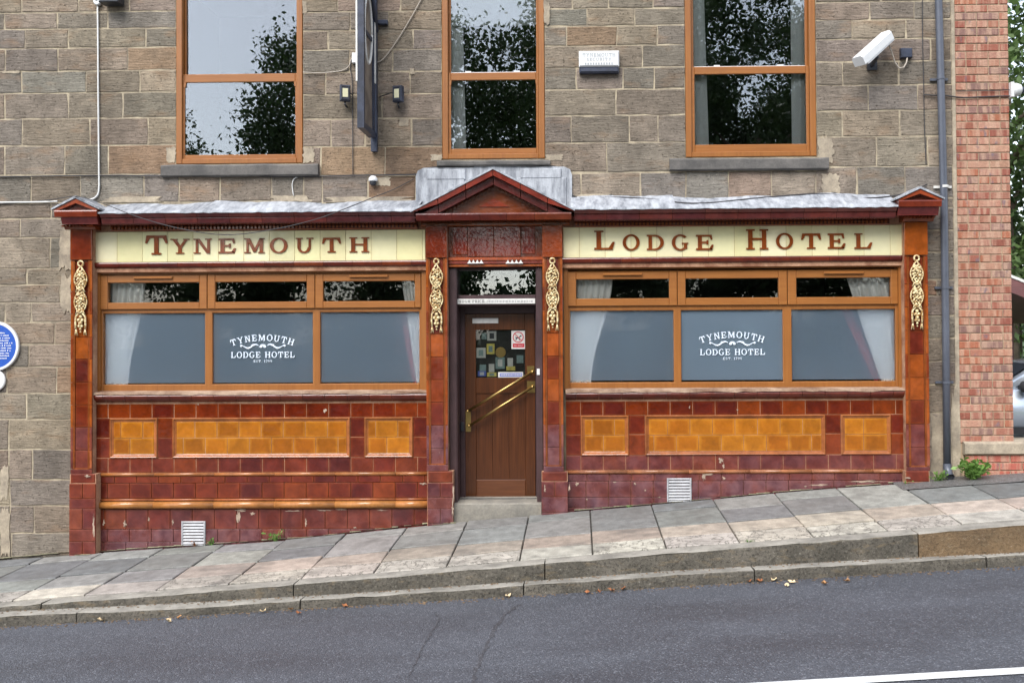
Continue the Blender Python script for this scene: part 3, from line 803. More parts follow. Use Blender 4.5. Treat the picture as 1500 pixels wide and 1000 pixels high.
# ------------------------------------------------------------------ pub windows
def pub_window(px, tl, mp, rows, vents, xr):
    u0, u1, vt, vb = px; um = (u0 + u1) / 2
    Y = .0
    x0, x1, z0, z1 = RP(u0, vt, u1, vb, Y)
    mb = MB()
    ring_frame(mb, x0, x1, z0, z1, .034, Y - .0, .14, .075, .03)
    zt0, zt1 = Zv(um, rows[1], Y), Zv(um, rows[0], Y)     # top light frames
    zp0, zp1 = Zv(um, rows[5], Y), Zv(um, rows[4], Y)
    mull = []
    for a, b in zip(mp[:-1], mp[1:]):
        m0, m1 = Xu(a[1], 500, Y), Xu(b[0], 500, Y)
        mb.pillow(m0, m1, Y + .001, .14, z0 + .02, zt0, .006); mull.append((m0, m1))
    mb.pillow(x0 + .03, x1 - .03, Y + .003, .14, zp1, zt0 + .004, .006)
    win = make('pub_window', mb, M_OAK, hotel)
    for i, (a, b) in enumerate(tl):
        ga, gb = Xu(a, 425, Y), Xu(b, 425, Y)
        fa = x0 + .012 if i == 0 else (Xu(tl[i - 1][1], 425, Y) + ga) / 2 + .003
        fb = x1 - .012 if i == 2 else (gb + Xu(tl[i + 1][0], 425, Y)) / 2 - .003
        g0, g1 = Zv(um, rows[3], Y), Zv(um, rows[2], Y)
        mb = MB()
        mb.pillow(fa, ga, Y - .022, Y + .04, zt0, zt1, .006); mb.pillow(gb, fb, Y - .022, Y + .04, zt0, zt1, .006)
        mb.pillow(ga, gb, Y - .0205, Y + .04, zt0, g0, .006); mb.pillow(ga, gb, Y - .0205, Y + .04, g1, zt1, .006)
        make('casement', mb, M_OAKX, win)
        p = make('pane', MB().box(ga - .003, gb + .003, Y + .008, Y + .014, g0 - .003, g1 + .003), M_GLASS2, win)
        if i in vents:
            c = (ga + gb) / 2
            make('trickle_vent', MB().pillow(c - .2, c + .2, Y - .045, Y - .02, zt1 - .040, zt1 - .016, .006), M_OAKX, win)
    for i, (a, b) in enumerate(mp):
        ga, gb = Xu(a, 500, Y), Xu(b, 500, Y)
        gm = MB(); A_ = (ga - .003, gb + .003, zp0 - .003, zp1 + .003)
        gm.face([(A_[0], Y + .022, A_[2]), (A_[1], Y + .022, A_[2]), (A_[1], Y + .022, A_[3]), (A_[0], Y + .022, A_[3])], 0)
        gm.face([(A_[0], Y + .028, A_[2]), (A_[0], Y + .028, A_[3]), (A_[1], Y + .028, A_[3]), (A_[1], Y + .028, A_[2])], 1)
        make('frosted_pane', gm, [M_CLEAR, M_FILM], win)
    # lettering on the middle pane
    (a, b) = mp[1]
    ml = MB(); yl = Y + .0215
    def pz(u, v): return XZ(u, v, Y + .02)
    uc, bl, tw = xr
    k = 1 / 150.0
    cx, cz = pz(uc, bl)
    xw = .61
    word = 'TYNEMOUTH'; R_ = .95; h = .066
    adv = [GL[c][0] * h * .86 + .012 for c in word]; tot = sum(adv); s_ = -tot / 2
    for c, w_ in zip(word, adv):
        th = -(s_ + w_ / 2) / R_
        gx = cx + R_ * math.sin(-th); gz = cz + .155 + R_ * (math.cos(th) - 1)
        m1 = MB(); glyph(m1, c, gx - math.cos(th) * w_ / 2, gz - math.sin(th) * w_ / 2, h, yl, .0012, th, .86)
        make('etched_letter', m1, M_ETCH, win)
        s_ += w_
    word = 'LODGE HOTEL'; h = .062; gap = .16 * h
    x = cx - (sum(GL[c][0] * h * .86 for c in word) + gap * (len(word) - 1)) / 2
    for c in word:
        m1 = MB(); x2 = x + glyph(m1, c, x, cz - .02, h, yl, .0012, 0, .86) + gap
        if c != ' ': make('etched_letter', m1, M_ETCH, win)
        x = x2
    m1 = MB(); text(m1, 'EST. 1799', cx, cz - .068, .026, yl, .0012, .2, .9)
    make('etched_date', m1, M_ETCH, win, kind='stuff')
    for sg in (-1, 1):
        path = []
        for i in range(19):
            t = i / 18
            x = cx + sg * (.045 + .18 * t)
            z = cz + .098 + .022 * math.sin(t * 2.2 * math.pi + .4) * (1 - .35 * t)
            path.append((x, z, .0045 + .005 * math.sin(math.pi * min(1, t * 1.2)) if t < .95 else .009))
        for (xa_, za_, wa), (xb_, zb_, wb) in zip(path[:-1], path[1:]):
            ml.slab([(xa_, za_ - wa), (xb_, zb_ - wb), (xb_, zb_ + wb), (xa_, za_ + wa)][::1], yl - .0012, yl)
        e = path[-1]; ml.slab([(e[0] + .012 * math.cos(a_), e[1] - .006 + .012 * math.sin(a_)) for a_ in [i * math.pi / 5 for i in range(10)]], yl - .0017, yl)
        q = cx + sg * .10; ml.slab([(q + .02 * math.cos(a_), cz + .112 + .010 * math.sin(a_)) for a_ in [i * math.pi / 5 for i in range(10)]], yl - .0022, yl)
    for i in range(7):
        a_ = math.pi * i / 6
        ml.slab([(cx + .020 * math.cos(a_) + .016 * math.cos(b_), cz + .092 + .020 * math.sin(a_) + .009 * math.sin(b_)) for b_ in [j * math.pi / 4 for j in range(8)]], yl - .0012 - .0004 * i, yl)
    make('etched_scroll', ml, M_ETCH, win, kind='stuff')
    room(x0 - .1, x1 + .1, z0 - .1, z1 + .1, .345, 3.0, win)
    return win
pub_window((146, 619, 399, 573), [(159, 293), (316, 450), (474, 608)], [(153, 300), (311, 458), (469, 617)], (402, 452, 413, 442, 458, 560), (0, 2), (385, 521, 0))
pub_window((830, 1317, 395, 570), [(844, 980), (1004, 1140), (1166, 1304)], [(837, 987), (998, 1147), (1160, 1311)], (397, 447, 408, 436, 454, 556), (0, 2), (1073, 517, 0))
def pubcurt(ua, ub, va, vb, lean, label, mat, gather=0.0):
    x0, x1, z0, z1 = RP(ua, va, ub, vb, .07)
    thing(curtain('curtain', x0, x1, z0, z1, .075, mat, lean=lean, nf=7, amp=.014, gather=gather), label, 'curtain')
pubcurt(150, 212, 408, 566, -.02, 'white curtain tied back behind the leftmost pane of the left pub window', M_CURT, .35)
pubcurt(588, 622, 408, 566, .16, 'white curtain swept to the right end of the left pub window', M_CURT, .2)
pubcurt(832, 898, 404, 562, -.02, 'white curtain tied back behind the leftmost pane of the right pub window', M_CURT, .45)
pubcurt(1240, 1318, 404, 562, .36, 'white curtain swept to the far right end of the right pub window', M_CURT, .55)
x0, x1, z0, z1 = RP(583, 450, 596, 566, .16)
thing(curtain('curtain', x0, x1, z0, z1, .17, M_CURTR, lean=.16, nf=2, amp=.012), 'dull red curtain edge behind the rightmost pane of the left pub window', 'curtain')
x0, x1, z0, z1 = RP(1232, 450, 1246, 562, .16)
thing(curtain('curtain', x0, x1, z0, z1, .17, M_CURTR, lean=.36, nf=2, amp=.012), 'dull red curtain edge behind the rightmost pane of the right pub window', 'curtain')

# ------------------------------------------------------------------ tiled front
DK = [hexc(90, 28, 10), hexc(97, 33, 10), hexc(101, 37, 10), hexc(110, 45, 11), hexc(88, 27, 11), hexc(80, 23, 13), hexc(98, 35, 9), hexc(92, 29, 9)]
AM = [hexc(150, 88, 19), hexc(144, 82, 18), hexc(155, 93, 22), hexc(139, 78, 17)]
RIM = [hexc(134, 62, 15), hexc(142, 70, 17), hexc(118, 48, 13), hexc(100, 34, 12)]
def tile(name, x0, x1, yf, z0, z1, color, parent, fade=0.0, mat=None, g=.0021, b=.0032):
    dy = random.uniform(-.0012, .0012)
    return make(name, MB().pillow(x0 + g, x1 - g, yf + dy, yf + .014, z0 + g, z1 - g, b), mat or M_TILE, parent, color=vary(color, .12), fade=float(fade))
def row(x0, x1, z0, z1, Y, parent, fade=0.0, pitch=.2275, first=None, name='wall_tile', pal=DK, mat=None):
    x = x0; w_ = first if first else pitch
    while x < x1 - .02:
        xe = min(x + w_, x1)
        if x1 - xe < .03: xe = x1
        tile(name, x, xe, Y, z0, z1, random.choice(pal), parent, fade, mat)
        x = xe; w_ = pitch
YR = -.055
def panel(u0, v0, u1, v1, uz, riser, f1, f2):
    x0, x1 = Xu(u0, 640, YR), Xu(u1, 640, YR)
    z1, z0 = Zv(uz, v0, YR), Zv(uz, v1, YR)
    t = .042
    # moulded frame, mitred
    mb = MB()
    def prof4(k, y): return [(x0 + k, y, z0 + k), (x1 - k, y, z0 + k), (x1 - k, y, z1 - k), (x0 + k, y, z1 - k)]
    rings = [prof4(0, YR + .012), prof4(0, YR - .008), prof4(.008, YR - .016), prof4(.016, YR - .012), prof4(.022, YR - .004), prof4(.034, YR + .000), prof4(t, YR + .004), prof4(t, YR + .012)]
    vs = [p for r in rings for p in r]
    mb.idx(vs, [(a * 4 + i, a * 4 + (i + 1) % 4, (a + 1) * 4 + (i + 1) % 4, (a + 1) * 4 + i) for a in range(len(rings) - 1) for i in range(4)])
    make('panel_frame', mb, M_MOULD, riser, color=vary(hexc(150, 88, 40), .1), fade=.15)
    zm = (z0 + z1) / 2
    a, b = x0 + t - .004, x1 - t + .004
    row(a, b, zm, z1 - t + .004, YR - .001, riser, 0, .2275, f1, 'panel_tile', AM, M_AMBER)
    row(a, b, z0 + t - .004, zm, YR - .001, riser, 0, .2275, f2, 'panel_tile', AM, M_AMBER)
    return x0, x1, z0, z1
def bead(x0, x1, zc, r, y, parent, fade=.1, col=hexc(150, 94, 48), seg=.62):
    x = x0
    while x < x1 - .01:
        xe = min(x1, x + seg)
        mb = MB(); n = 8
        pr = [(y, zc + r)] + [(y - r * math.sin(math.pi * i / n), zc + r * math.cos(math.pi * i / n)) for i in range(1, n)] + [(y, zc - r)]
        mb.prof([(y + .02, zc + r)] + pr + [(y + .02, zc - r)], x + .001, xe - .001)
        make('bead_moulding', mb, M_MOULD, parent, True, color=vary(col, .1), fade=fade)
        x = xe
def riser(uL, uR, uz, R, panels, firsts, left):
    vsill0, vsill1, vs2, vr1, vp0, vpm, vp1, vr4, vb1, vstrip = R[:10]
    x0, x1 = Xu(uL, 640, YR), Xu(uR, 640, YR)
    Z = lambda v: Zv(uz, v, YR)
    zb = min(zfoot(x0), zfoot(x1)) - .12
    core = make('stall_riser', MB().box(x0, x1, YR + .0035, .0 - .001, zb, Z(vsill1) - .002), M_GROUT, hotel)
    # cement bed on top, projecting sill tiles
    zt = Zv(uz, vsill0, -.12); ztb = Zv(uz, vsill1, -.12)
    n = 40; vs = []
    for i in range(n + 1):
        x = x0 + (x1 - x0) * i / n
        vs += [(x, .02, zt + .012), (x, -.118, zt + random.uniform(-.003, .003)), (x, -.122, ztb + random.uniform(-.010, .004)), (x, .02, ztb - .01)]
    make('sill_bed', MB().idx(vs, [(i * 4 + j, (i + 1) * 4 + j, (i + 1) * 4 + (j + 1) % 4, i * 4 + (j + 1) % 4) for i in range(n) for j in range(4)] + [(0, 1, 2, 3), (n * 4 + 3, n * 4 + 2, n * 4 + 1, n * 4)]), m_mortar('sill_cement', hexc(176, 150, 128), hexc(120, 92, 74)), core)
    zs0, zs1 = Zv(uz, vs2, -.11), ztb - .006
    x = x0; w_ = .11
    while x < x1 - .02:
        xe = min(x + w_, x1)
        mb = MB().prof([(YR, zs1), (-.112, zs1), (-.118, zs1 - .012), (-.112, (zs0 + zs1) / 2), (-.098, zs0 + .010), (-.075, zs0), (YR, zs0 - .014)], x + .002, xe - .002)
        make('sill_tile', mb, M_MOULD, core, color=vary(random.choice(DK), .15), fade=.1)
        x = xe; w_ = .2275
    f = firsts
    zr = [Z(vs2) - .03, Z(vp0), Z(vpm), Z(vp1), Z(vr4)]
    row(x0, x1, zr[1], zr[0], YR, core, .0, first=f[0])
    ends = [x0]
    spans = []
    for (u0, u1, f1, f2) in panels:
        a, b, c, d = panel(u0, vp0, u1, vp1, uz, core, f1, f2)
        spans.append((a, b))
    gaps = [(x0, spans[0][0])] + [(spans[i][1], spans[i + 1][0]) for i in range(len(spans) - 1)] + [(spans[-1][1], x1)]
    for a, b in gaps:
        row(a, b, zr[2], zr[1], YR, core, .02); row(a, b, zr[3], zr[2], YR, core, .08)
    row(x0, x1, zr[4], zr[3], YR, core, .12 if left else .4, first=f[0])
    zb1 = Z(vb1)
    bead(x0, x1, (zr[4] + zb1) / 2, (zr[4] - zb1) / 2, YR - .006, core, .1 if left else .35)
    zst = Z(vstrip)
    row(x0, x1, zst, zb1, YR - .012, core, .1 if left else .6, first=.21, name='strip_tile')
    v = vstrip
    for vv, kind, fd in R[10:]:
        z_a, z_b = Z(v), Z(vv)
        if kind == 'row': row(x0, x1, z_b, z_a, YR - .012, core, fd, first=f[1] if random.random() < .6 else f[0])
        elif kind == 'bead':
            bead(x0, x1, z_b + (z_a - z_b) * .40, (z_a - z_b) * .34, YR - .020, core, .0, hexc(160, 106, 56))
            bead(x0, x1, z_a - (z_a - z_b) * .12, (z_a - z_b) * .10, YR - .014, core, .1, hexc(150, 84, 44))
        v = vv
    return core
riser(139, 627, 250, [574.5, 577.5, 587, 592, 612, 641, 670.5, 692, 697, 707, (729.5, 'row', .1), (745, 'bead', 0), (774.5, 'row', .30), (793, 'row', .75), (814, 'row', .95), (826, 'row', 1.0)],
      [(161, 231, .075, .17), (253, 513, .19, .07), (534, 605, .075, .19)], (.135, .10), True)
riser(829, 1327, 950, [570.5, 574, 583, 586, 608, 636, 666.5, 688, 693.5, 704, (727.5, 'row', .8), (742, 'row', 1.0), (764, 'row', 1.0)],
      [(851, 921, .075, .19), (945, 1209, .19, .05), (1232, 1305, .19, .19)], (.15, .20), False)

def garland(parent, xc, ztop, zbot, y):
    H = ztop - zbot; mb = MB(); s = H / .77
    def P(a, b, c=0): return (xc + a * s, y - c * s, ztop - b * s)
    mb.tube([P(.026 * math.cos(t), .03 - .028 * math.sin(t), .012) for t in [i * 2 * math.pi / 12 for i in range(13)]], .010 * s, 6)
    for c0, hh in ((.19, .125), (.42, .125)):
        for sg in (-1, 1):
            mb.tube([P(sg * .058 * math.sin(math.pi * t) + sg * .006, c0 - hh + 2 * hh * t, .012) for t in [i / 10 for i in range(11)]], .0075 * s, 6)
        for i in range(22):
            a_ = i * 2.399; rr = .042 * math.sqrt((i + .5) / 22)
            mb.ball(P(rr * math.cos(a_), c0 + rr * math.sin(a_) * 2.2, .010 + .012 * (1 - rr / .05)), random.uniform(.009, .019) * s, 0, 6, 4)
        for i in range(8):
            a_ = i * math.pi / 4 + .3
            p0 = P(.03 * math.cos(a_), c0 + .075 * math.sin(a_), .012); p1 = P(.062 * math.cos(a_), c0 + .125 * math.sin(a_), .006)
            mb.tube([p0, ((p0[0] + p1[0]) / 2, p0[1] - .006, (p0[2] + p1[2]) / 2), p1], .012 * s, 5, r1=.003 * s)
    for b0 in (.305, .535):
        for sg in (-1, 1): mb.tube([P(0, b0, .02), P(sg * .03, b0 - .022, .022), P(sg * .045, b0 + .018, .016)], .011 * s, 6, r1=.008 * s)
    for sg in (-1, 1):
        mb.tube([P(sg * .012, .53, .012), P(sg * .048, .57, .012), P(sg * .052, .65, .012), P(sg * .046, .70, .012)], .0105 * s, 6)
        for k in (-1, 1): mb.tube([P(sg * .046, .70, .012), P(sg * .046 + k * .012, .765, .006)], .008 * s, 5, r1=.006 * s)
    for px, pz_, r in ((0, .575, .020), (-.018, .61, .020), (.018, .61, .020), (0, .64, .022), (-.014, .67, .016), (.014, .67, .016), (0, .70, .014), (0, .73, .009)):
        mb.ball(P(px, pz_, .012), r * s, 0, 7, 5)
    return make('garland', mb, M_GOLD, parent, True)

YP = -.15
def pilaster(ux0, ux1, rows, vblock, cap, base, gar, basex, fd):
    um = (ux0 + ux1) / 2
    x0, x1 = Xu(ux0, 520, YP), Xu(ux1, 520, YP)
    Z = lambda v, y=YP: Zv(um, v, y)
    zt = Z(rows[0] - 60)
    zbt = Z(base[0])
    core = make('pilaster', MB().box(x0 + .003, x1 - .003, YP + .024, -.001, zbt - 1.1, Z(vblock[0]) + .01), M_GROUT, hotel)
    wd = x1 - x0; e = wd * .155
    xa, xb = x0 + e, x1 - e
    # block under the capital
    tile('pilaster_tile', x0, x1, YP - .012, Z(vblock[1]), Z(vblock[0]), random.choice(RIM[1:]), core, .05)
    make('block_return', MB().box(x0 + .004, x1 - .004, YP + .002, YP + .024, Z(vblock[1]) + .004, Z(vblock[0])), M_MOULD, core, color=hexc(120, 52, 24), fade=0.0)
    vv = [vblock[1]] + rows
    for i, (a, b) in enumerate(zip(vv[:-1], vv[1:])):
        za, zb = Z(a), Z(b)
        c = random.choice(RIM[:3]); low = i >= len(vv) - 3
        d = random.choice(DK) if not (random.random() < .15 and not low) else hexc(138, 66, 17)
        tile('pilaster_tile', x0, xa - .006, YP, zb, za, random.choice(DK) if low and random.random() < .5 else c, core, fd * (1 if low else .2))
        tile('pilaster_tile', xb + .006, x1, YP, zb, za, random.choice(DK) if low and random.random() < .5 else c, core, fd * (1 if low else .2))
        tile('pilaster_tile', xa + .010, xb - .010, YP + .011, zb, za, d, core, fd * (1 if low else .2))
    mb = MB()
    for xx in (xa - .004, xa + .006, xb - .006, xb + .004):
        mb.box(xx - .0028, xx + .0028, YP + .003, YP + .02, Z(vv[-1]), Z(vblock[1]) - .005)
    mb.box(xa, xb, YP + .003, YP + .02, Z(vv[-1]) - .004, Z(vv[-1]) + .006)
    make('fillet', mb, M_MOULD, core, color=hexc(140, 74, 28), fade=.1)
    # bottom of the sunk panel
    row(x0, x1, Z(base[0]), Z(vv[-1]) - .004, YP, core, fd, pitch=wd + .1, name='pilaster_tile')
    garland(core, (x0 + x1) / 2, Z(gar[0], YP - .01), Z(gar[1], YP - .01), YP - .004)
    # base courses
    b0, b1 = Xu(basex[0], 720, YP - .03), Xu(basex[1], 720, YP - .03)
    make('plinth', MB().box(b0 + .003, b1 - .003, YP - .016, -.002, Z(base[-1]) - .3, Z(base[0])), M_GROUT, core)
    for i, (a, b) in enumerate(zip(base[:-1], base[1:])):
        za, zb = Zv(um, a, YP - .03), Zv(um, b, YP - .03)
        fade = min(1, fd * (.3 + 1.0 * i / max(1, len(base) - 2)))
        if i == 0: tile('pilaster_tile', b0 + .006, b1 - .006, YP - .022, zb, za, random.choice(RIM if fd < .6 else DK), core, fade, b=.008)
        elif i % 2: tile('pilaster_tile', b0, b0 + (b1 - b0) * .5, YP - .030, zb, za, random.choice(DK), core, fade); tile('pilaster_tile', b0 + (b1 - b0) * .5, b1, YP - .030, zb, za, random.choice(DK), core, fade)
        else: tile('pilaster_tile', b0, b1, YP - .030, zb, za, random.choice(DK), core, fade)
    return core, x0, x1
pA = pilaster(103, 135, [427, 460, 494, 526, 560, 593, 626, 659.5, 686.5], (336, 381), True, [694, 708, 730, 745, 775, 793, 812, 826], (382, 492), (101, 140), .3)
pB = pilaster(624, 656, [422, 456, 489, 522.5, 556, 589, 623, 657, 680], (331, 378), False, [690, 707, 728, 745, 766, 786], (379, 488), (626, 664), .75)
pC = pilaster(795, 825, [421, 455, 488, 521.5, 555, 588, 622, 655, 682], (330, 377), False, [691, 705, 727.5, 750, 774], (378, 485), (793, 832), .75)
pD = pilaster(1326, 1361, [416, 450, 484, 519, 553, 586, 621, 655.5, 683], (325, 374), True, [689.5, 706, 724], (374, 483), (1327, 1363), .45)

# cream fascias with raised letters
def fascia(ua, ub, vt, vb, word, npitch):
    um = (ua + ub) / 2; Y = -.075
    x0, x1 = Xu(ua, 360, Y), Xu(ub, 360, Y); z1, z0 = Zv(um, vt, Y), Zv(um, vb, Y)
    core = make('fascia', MB().box(x0 - .02, x1 + .02, Y + .006, -.001, z0 - .10, z1 + .16), M_GROUT, hotel)
    first = npitch * random.uniform(.5, 1)
    x = x0; w_ = first
    while x < x1 - .02:
        xe = min(x1, x + w_)
        tile('fascia_tile', x, xe, Y, z0, z1, random.choice([hexc(226, 218, 172), hexc(230, 221, 180), hexc(222, 214, 164)]), core, 0, M_CREAM, .0014, .002)
        x = xe; w_ = npitch
    for ch, uc, v0, v1, wpx in word:
        a, b = Zv(uc, v1, Y), Zv(uc, v0, Y); h = b - a
        ws = (wpx / 143.0) / (GL[ch][0] * h)
        mb = MB(); glyph(mb, ch, Xu(uc, 360, Y) - wpx / 286.0, a, h, Y - .0015, .010, 0, ws)
        make('letter', mb, M_MOULD, core, color=hexc(124, 60, 24), fade=0.0)
    # lower edge: slip tiles then brown timber head
    zs1, zs0 = z0, z0 - .056
    x = x0 - .01
    while x < x1:
        xe = min(x1 + .01, x + .30)
        mb = MB().prof([(Y + .01, zs1 - .002), (Y - .022, zs1 - .004), (Y - .026, zs1 - .014), (Y - .020, zs0 + .014), (Y - .006, zs0), (Y + .07, zs0 - .004)], x + .0015, xe - .0015)
        make('fascia_edge_tile', mb, M_MOULD, core, color=vary(random.choice(DK), .12), fade=.05)
        x = xe
    make('timber_head', MB().box(x0 - .01, x1 + .01, -.028, .02, z0 - .115, z0 - .062), M_OAKX, core)
    return x0, x1, z0, z1
LW = [('T', 229.5, 345, 373, 33)] + [(c, u, 350 - (u - 264) * .0085, 371.8 - (u - 264) * .0085, w_) for c, u, w_ in [('Y', 264, 28), ('N', 297.5, 27), ('E', 333, 25), ('M', 373, 30), ('O', 408.6, 26), ('U', 446.5, 26), ('T', 486, 28), ('H', 526.5, 29)]]
fl = fascia(135, 623, 338, 383, LW, .262)
LW2 = [('L', 885, 338, 366, 29), ('O', 924.5, 344, 366.5, 25), ('D', 960, 344, 366.5, 25), ('G', 996.5, 344, 366.5, 25), ('E', 1032, 344, 366.5, 25), ('H', 1109, 336, 365.5, 32), ('O', 1149, 342, 364.5, 25), ('T', 1188, 342, 364.5, 29), ('E', 1225, 342, 364.5, 25), ('L', 1264, 342, 364.5, 25)]
fr = fascia(825, 1322, 331, 376, LW2, .262)

# timber linings beside the pub windows
for ua, ub, va, vb in ((137, 147, 384, 575), (618, 627, 384, 575), (826, 832, 380, 571), (1316, 1328, 380, 571)):
    x0, x1, z0, z1 = RP(ua, va, ub, vb, -.02)
    make('timber_lining', MB().box(x0, x1, -.035, .06, z0, z1), M_OAK, hotel)

# ------------------------------------------------------------------ cornices, caps, pediment
def cornice(xa, xb, ztop, zbot, zden, name='cornice'):
    # ztop/zbot: crown moulding at the front edge, zden: underside of the dentil band
    H = ztop - zbot
    core = make(name, MB().prof([(-.001, ztop - .01), (-.20, ztop - .01), (-.20, zbot), (-.10, zbot - .002), (-.10, zden), (-.001, zden)], xa + .002, xb - .002), M_MOULD, hotel, color=hexc(84, 36, 24), fade=0.0)
    x = xa
    while x < xb - .02:
        xe = min(xb, x + .325)
        if xb - xe < .06: xe = xb
        mb = MB().prof([(-.20, ztop), (-.335, ztop), (-.340, ztop - H * .12), (-.318, ztop - H * .40), (-.302, ztop - H * .46), (-.302, ztop - H * .54), (-.292, zbot + H * .10), (-.282, zbot), (-.20, zbot)], x + .0016, xe - .0016)
        make('cornice_tile', mb, M_MOULD, core, color=vary(random.choice([hexc(84, 28, 20), hexc(78, 26, 24), hexc(94, 34, 22), hexc(70, 26, 28)]), .14), fade=.2)
        x = xe
    mb = MB(); x = xa + .01; dz = zbot - zden
    while x < xb - .02:
        mb.box(x, x + .022, -.128, -.10, zden + dz * .30, zden + dz * .85); x += .038
    mb.prof([(-.10, zden + dz * .26), (-.112, zden + dz * .22), (-.104, zden), (-.10, zden)], xa + .004, xb - .004)
    make('dentil_course', mb, M_MOULD, core, color=hexc(128, 62, 26), fade=0.0, kind='stuff')
    return core
YC = -.33
def lead_sheet(xa, xb, zf, zw, parent, n=46, name='lead_flashing'):
    vs = []; ph = random.uniform(0, 9)
    rows_ = 5
    for i in range(n + 1):
        x = xa + (xb - xa) * i / n
        jt = .006 * math.sin(x * 9 + ph) + random.uniform(-.003, .003)
        tw = .014 * math.sin(x * 2.1 + ph) + .008 * math.sin(x * 7 + ph)
        for j in range(rows_ + 1):
            t = j / rows_
            y = -.345 + (.335) * t
            z = zf + (zw - zf + tw) * t + (jt if 0 < j < rows_ else 0) + (random.uniform(-.004, .004) if j else 0)
            vs.append((x, y, z))
        vs.append((x, -.347, zf - .016 + random.uniform(-.005, .004)))
    k = rows_ + 2
    order = [rows_ + 1] + list(range(rows_ + 1))
    fs = [(i * k + order[j], (i + 1) * k + order[j], (i + 1) * k + order[j + 1], i * k + order[j + 1]) for i in range(n) for j in range(k - 1)]
    make(name, MB().idx(vs, fs), M_LEAD, parent, True)
ZL_ = lambda v, Y=YC: Zv(375, v, Y)
ZR_ = lambda v, Y=YC: Zv(1080, v, Y)
cl = cornice(Xu(146, 318, YC), Xu(607, 318, YC), ZL_(310), ZL_(326.5), Zv(375, 337, -.11))
cr = cornice(Xu(841, 312, YC), Xu(1314, 312, YC), ZR_(304), ZR_(320.5), Zv(1080, 331, -.11))
for a, b in ((140, 300), (298, 460), (458, 612)): lead_sheet(Xu(a, 300, YC), Xu(b, 300, YC), ZL_(309), Zv(375, 296, 0), cl, 18)
for a, b in ((836, 990), (988, 1160), (1158, 1318)): lead_sheet(Xu(a, 300, YC), Xu(b, 300, YC), ZR_(303), Zv(1080, 287, 0), cr, 18)

def cap(uL, uR, apex, vbase, v1, v2, v3, c2, c3, par):
    Y = -.36
    um = (uL + uR) / 2
    xL, xR = Xu(uL, vbase, Y), Xu(uR, vbase, Y); xm = (xL + xR) / 2
    za, zb = Zv(um, apex, Y), Zv(um, vbase, Y)
    zc, zd, ze = Zv(um, v1, Y), Zv(um, v2, Y), Zv(um, v3, -.2)
    root = make('pilaster_cap', MB().prof([(-.001, zb), (Y, zb), (Y - .004, zb - .012), (Y + .006, zc), (-.001, zc)], xL + .03, xR - .03), M_MOULD, hotel, color=hexc(108, 40, 18), fade=.05)
    a2, b2 = Xu(c2[0], v1, Y), Xu(c2[1], v1, Y)
    make('cap_moulding', MB().prof([(-.001, zc - .002), (Y + .02, zc - .002), (Y + .028, zc - .02), (Y + .05, zd + .008), (Y + .05, zd), (-.001, zd)], a2, b2), M_MOULD, root, color=hexc(98, 36, 32), fade=.15)
    a3, b3 = Xu(c3[0], v2, -.2), Xu(c3[1], v2, -.2)
    mb = MB().prof([(-.001, zd - .002), (Y + .10, zd - .002), (Y + .16, (zd + ze) / 2), (Y + .175, ze), (-.001, ze)], a3, b3)
    x = a3 + .008
    while x < b3 - .02: mb.box(x, x + .02, Y + .092, Y + .2, (zd + ze) / 2, zd - .012); x += .036
    make('cap_bed', mb, M_MOULD, root, color=hexc(116, 52, 24), fade=0.0)
    # tympanum, raking mouldings, lead
    e = .03
    make('tympanum', MB().slab([(xL + .06, zb + .001), (xR - .06, zb + .001), (xm, za - .03)], Y + .045, -.002), M_MOULD, root, color=hexc(86, 38, 26), fade=0.0)
    for s, xe in ((-1, xL), (1, xR)):
        dx, dz = xm - xe, za - zb
        L = math.hypot(dx, dz); nx_, nz_ = -dz / L * (1 if dx > 0 else -1), abs(dx) / L
        th = .034
        o0, o1 = (xe + dx * .06, zb + .002), (xm, za - .012)
        pts = [o0, (o0[0] + dx * .22, o0[1]), (xm, za - .012 - th * 1.35), o1]
        if s > 0: pts = pts[::-1]
        make('raking_moulding', MB().slab(pts, Y + .004, -.003), M_MOULD, root, color=vary(hexc(132, 58, 28), .1), fade=.1)
        lt = .016
        pts = [(xe, zb + .004), (xm, za - .008), (xm, za + lt), (xe - s * -.0, zb + .004 + lt)]
        if s > 0: pts = pts[::-1]
        make('lead_capping', MB().slab(pts, Y - .008, -.004), M_LEAD, root)
cap(75, 146, 289, 308, 317.5, 327.5, 336, (87, 140), (94, 139), pA)
cap(1312, 1384, 275, 293, 302.5, 314.5, 324, (1317, 1377), (1323, 1368), pD)

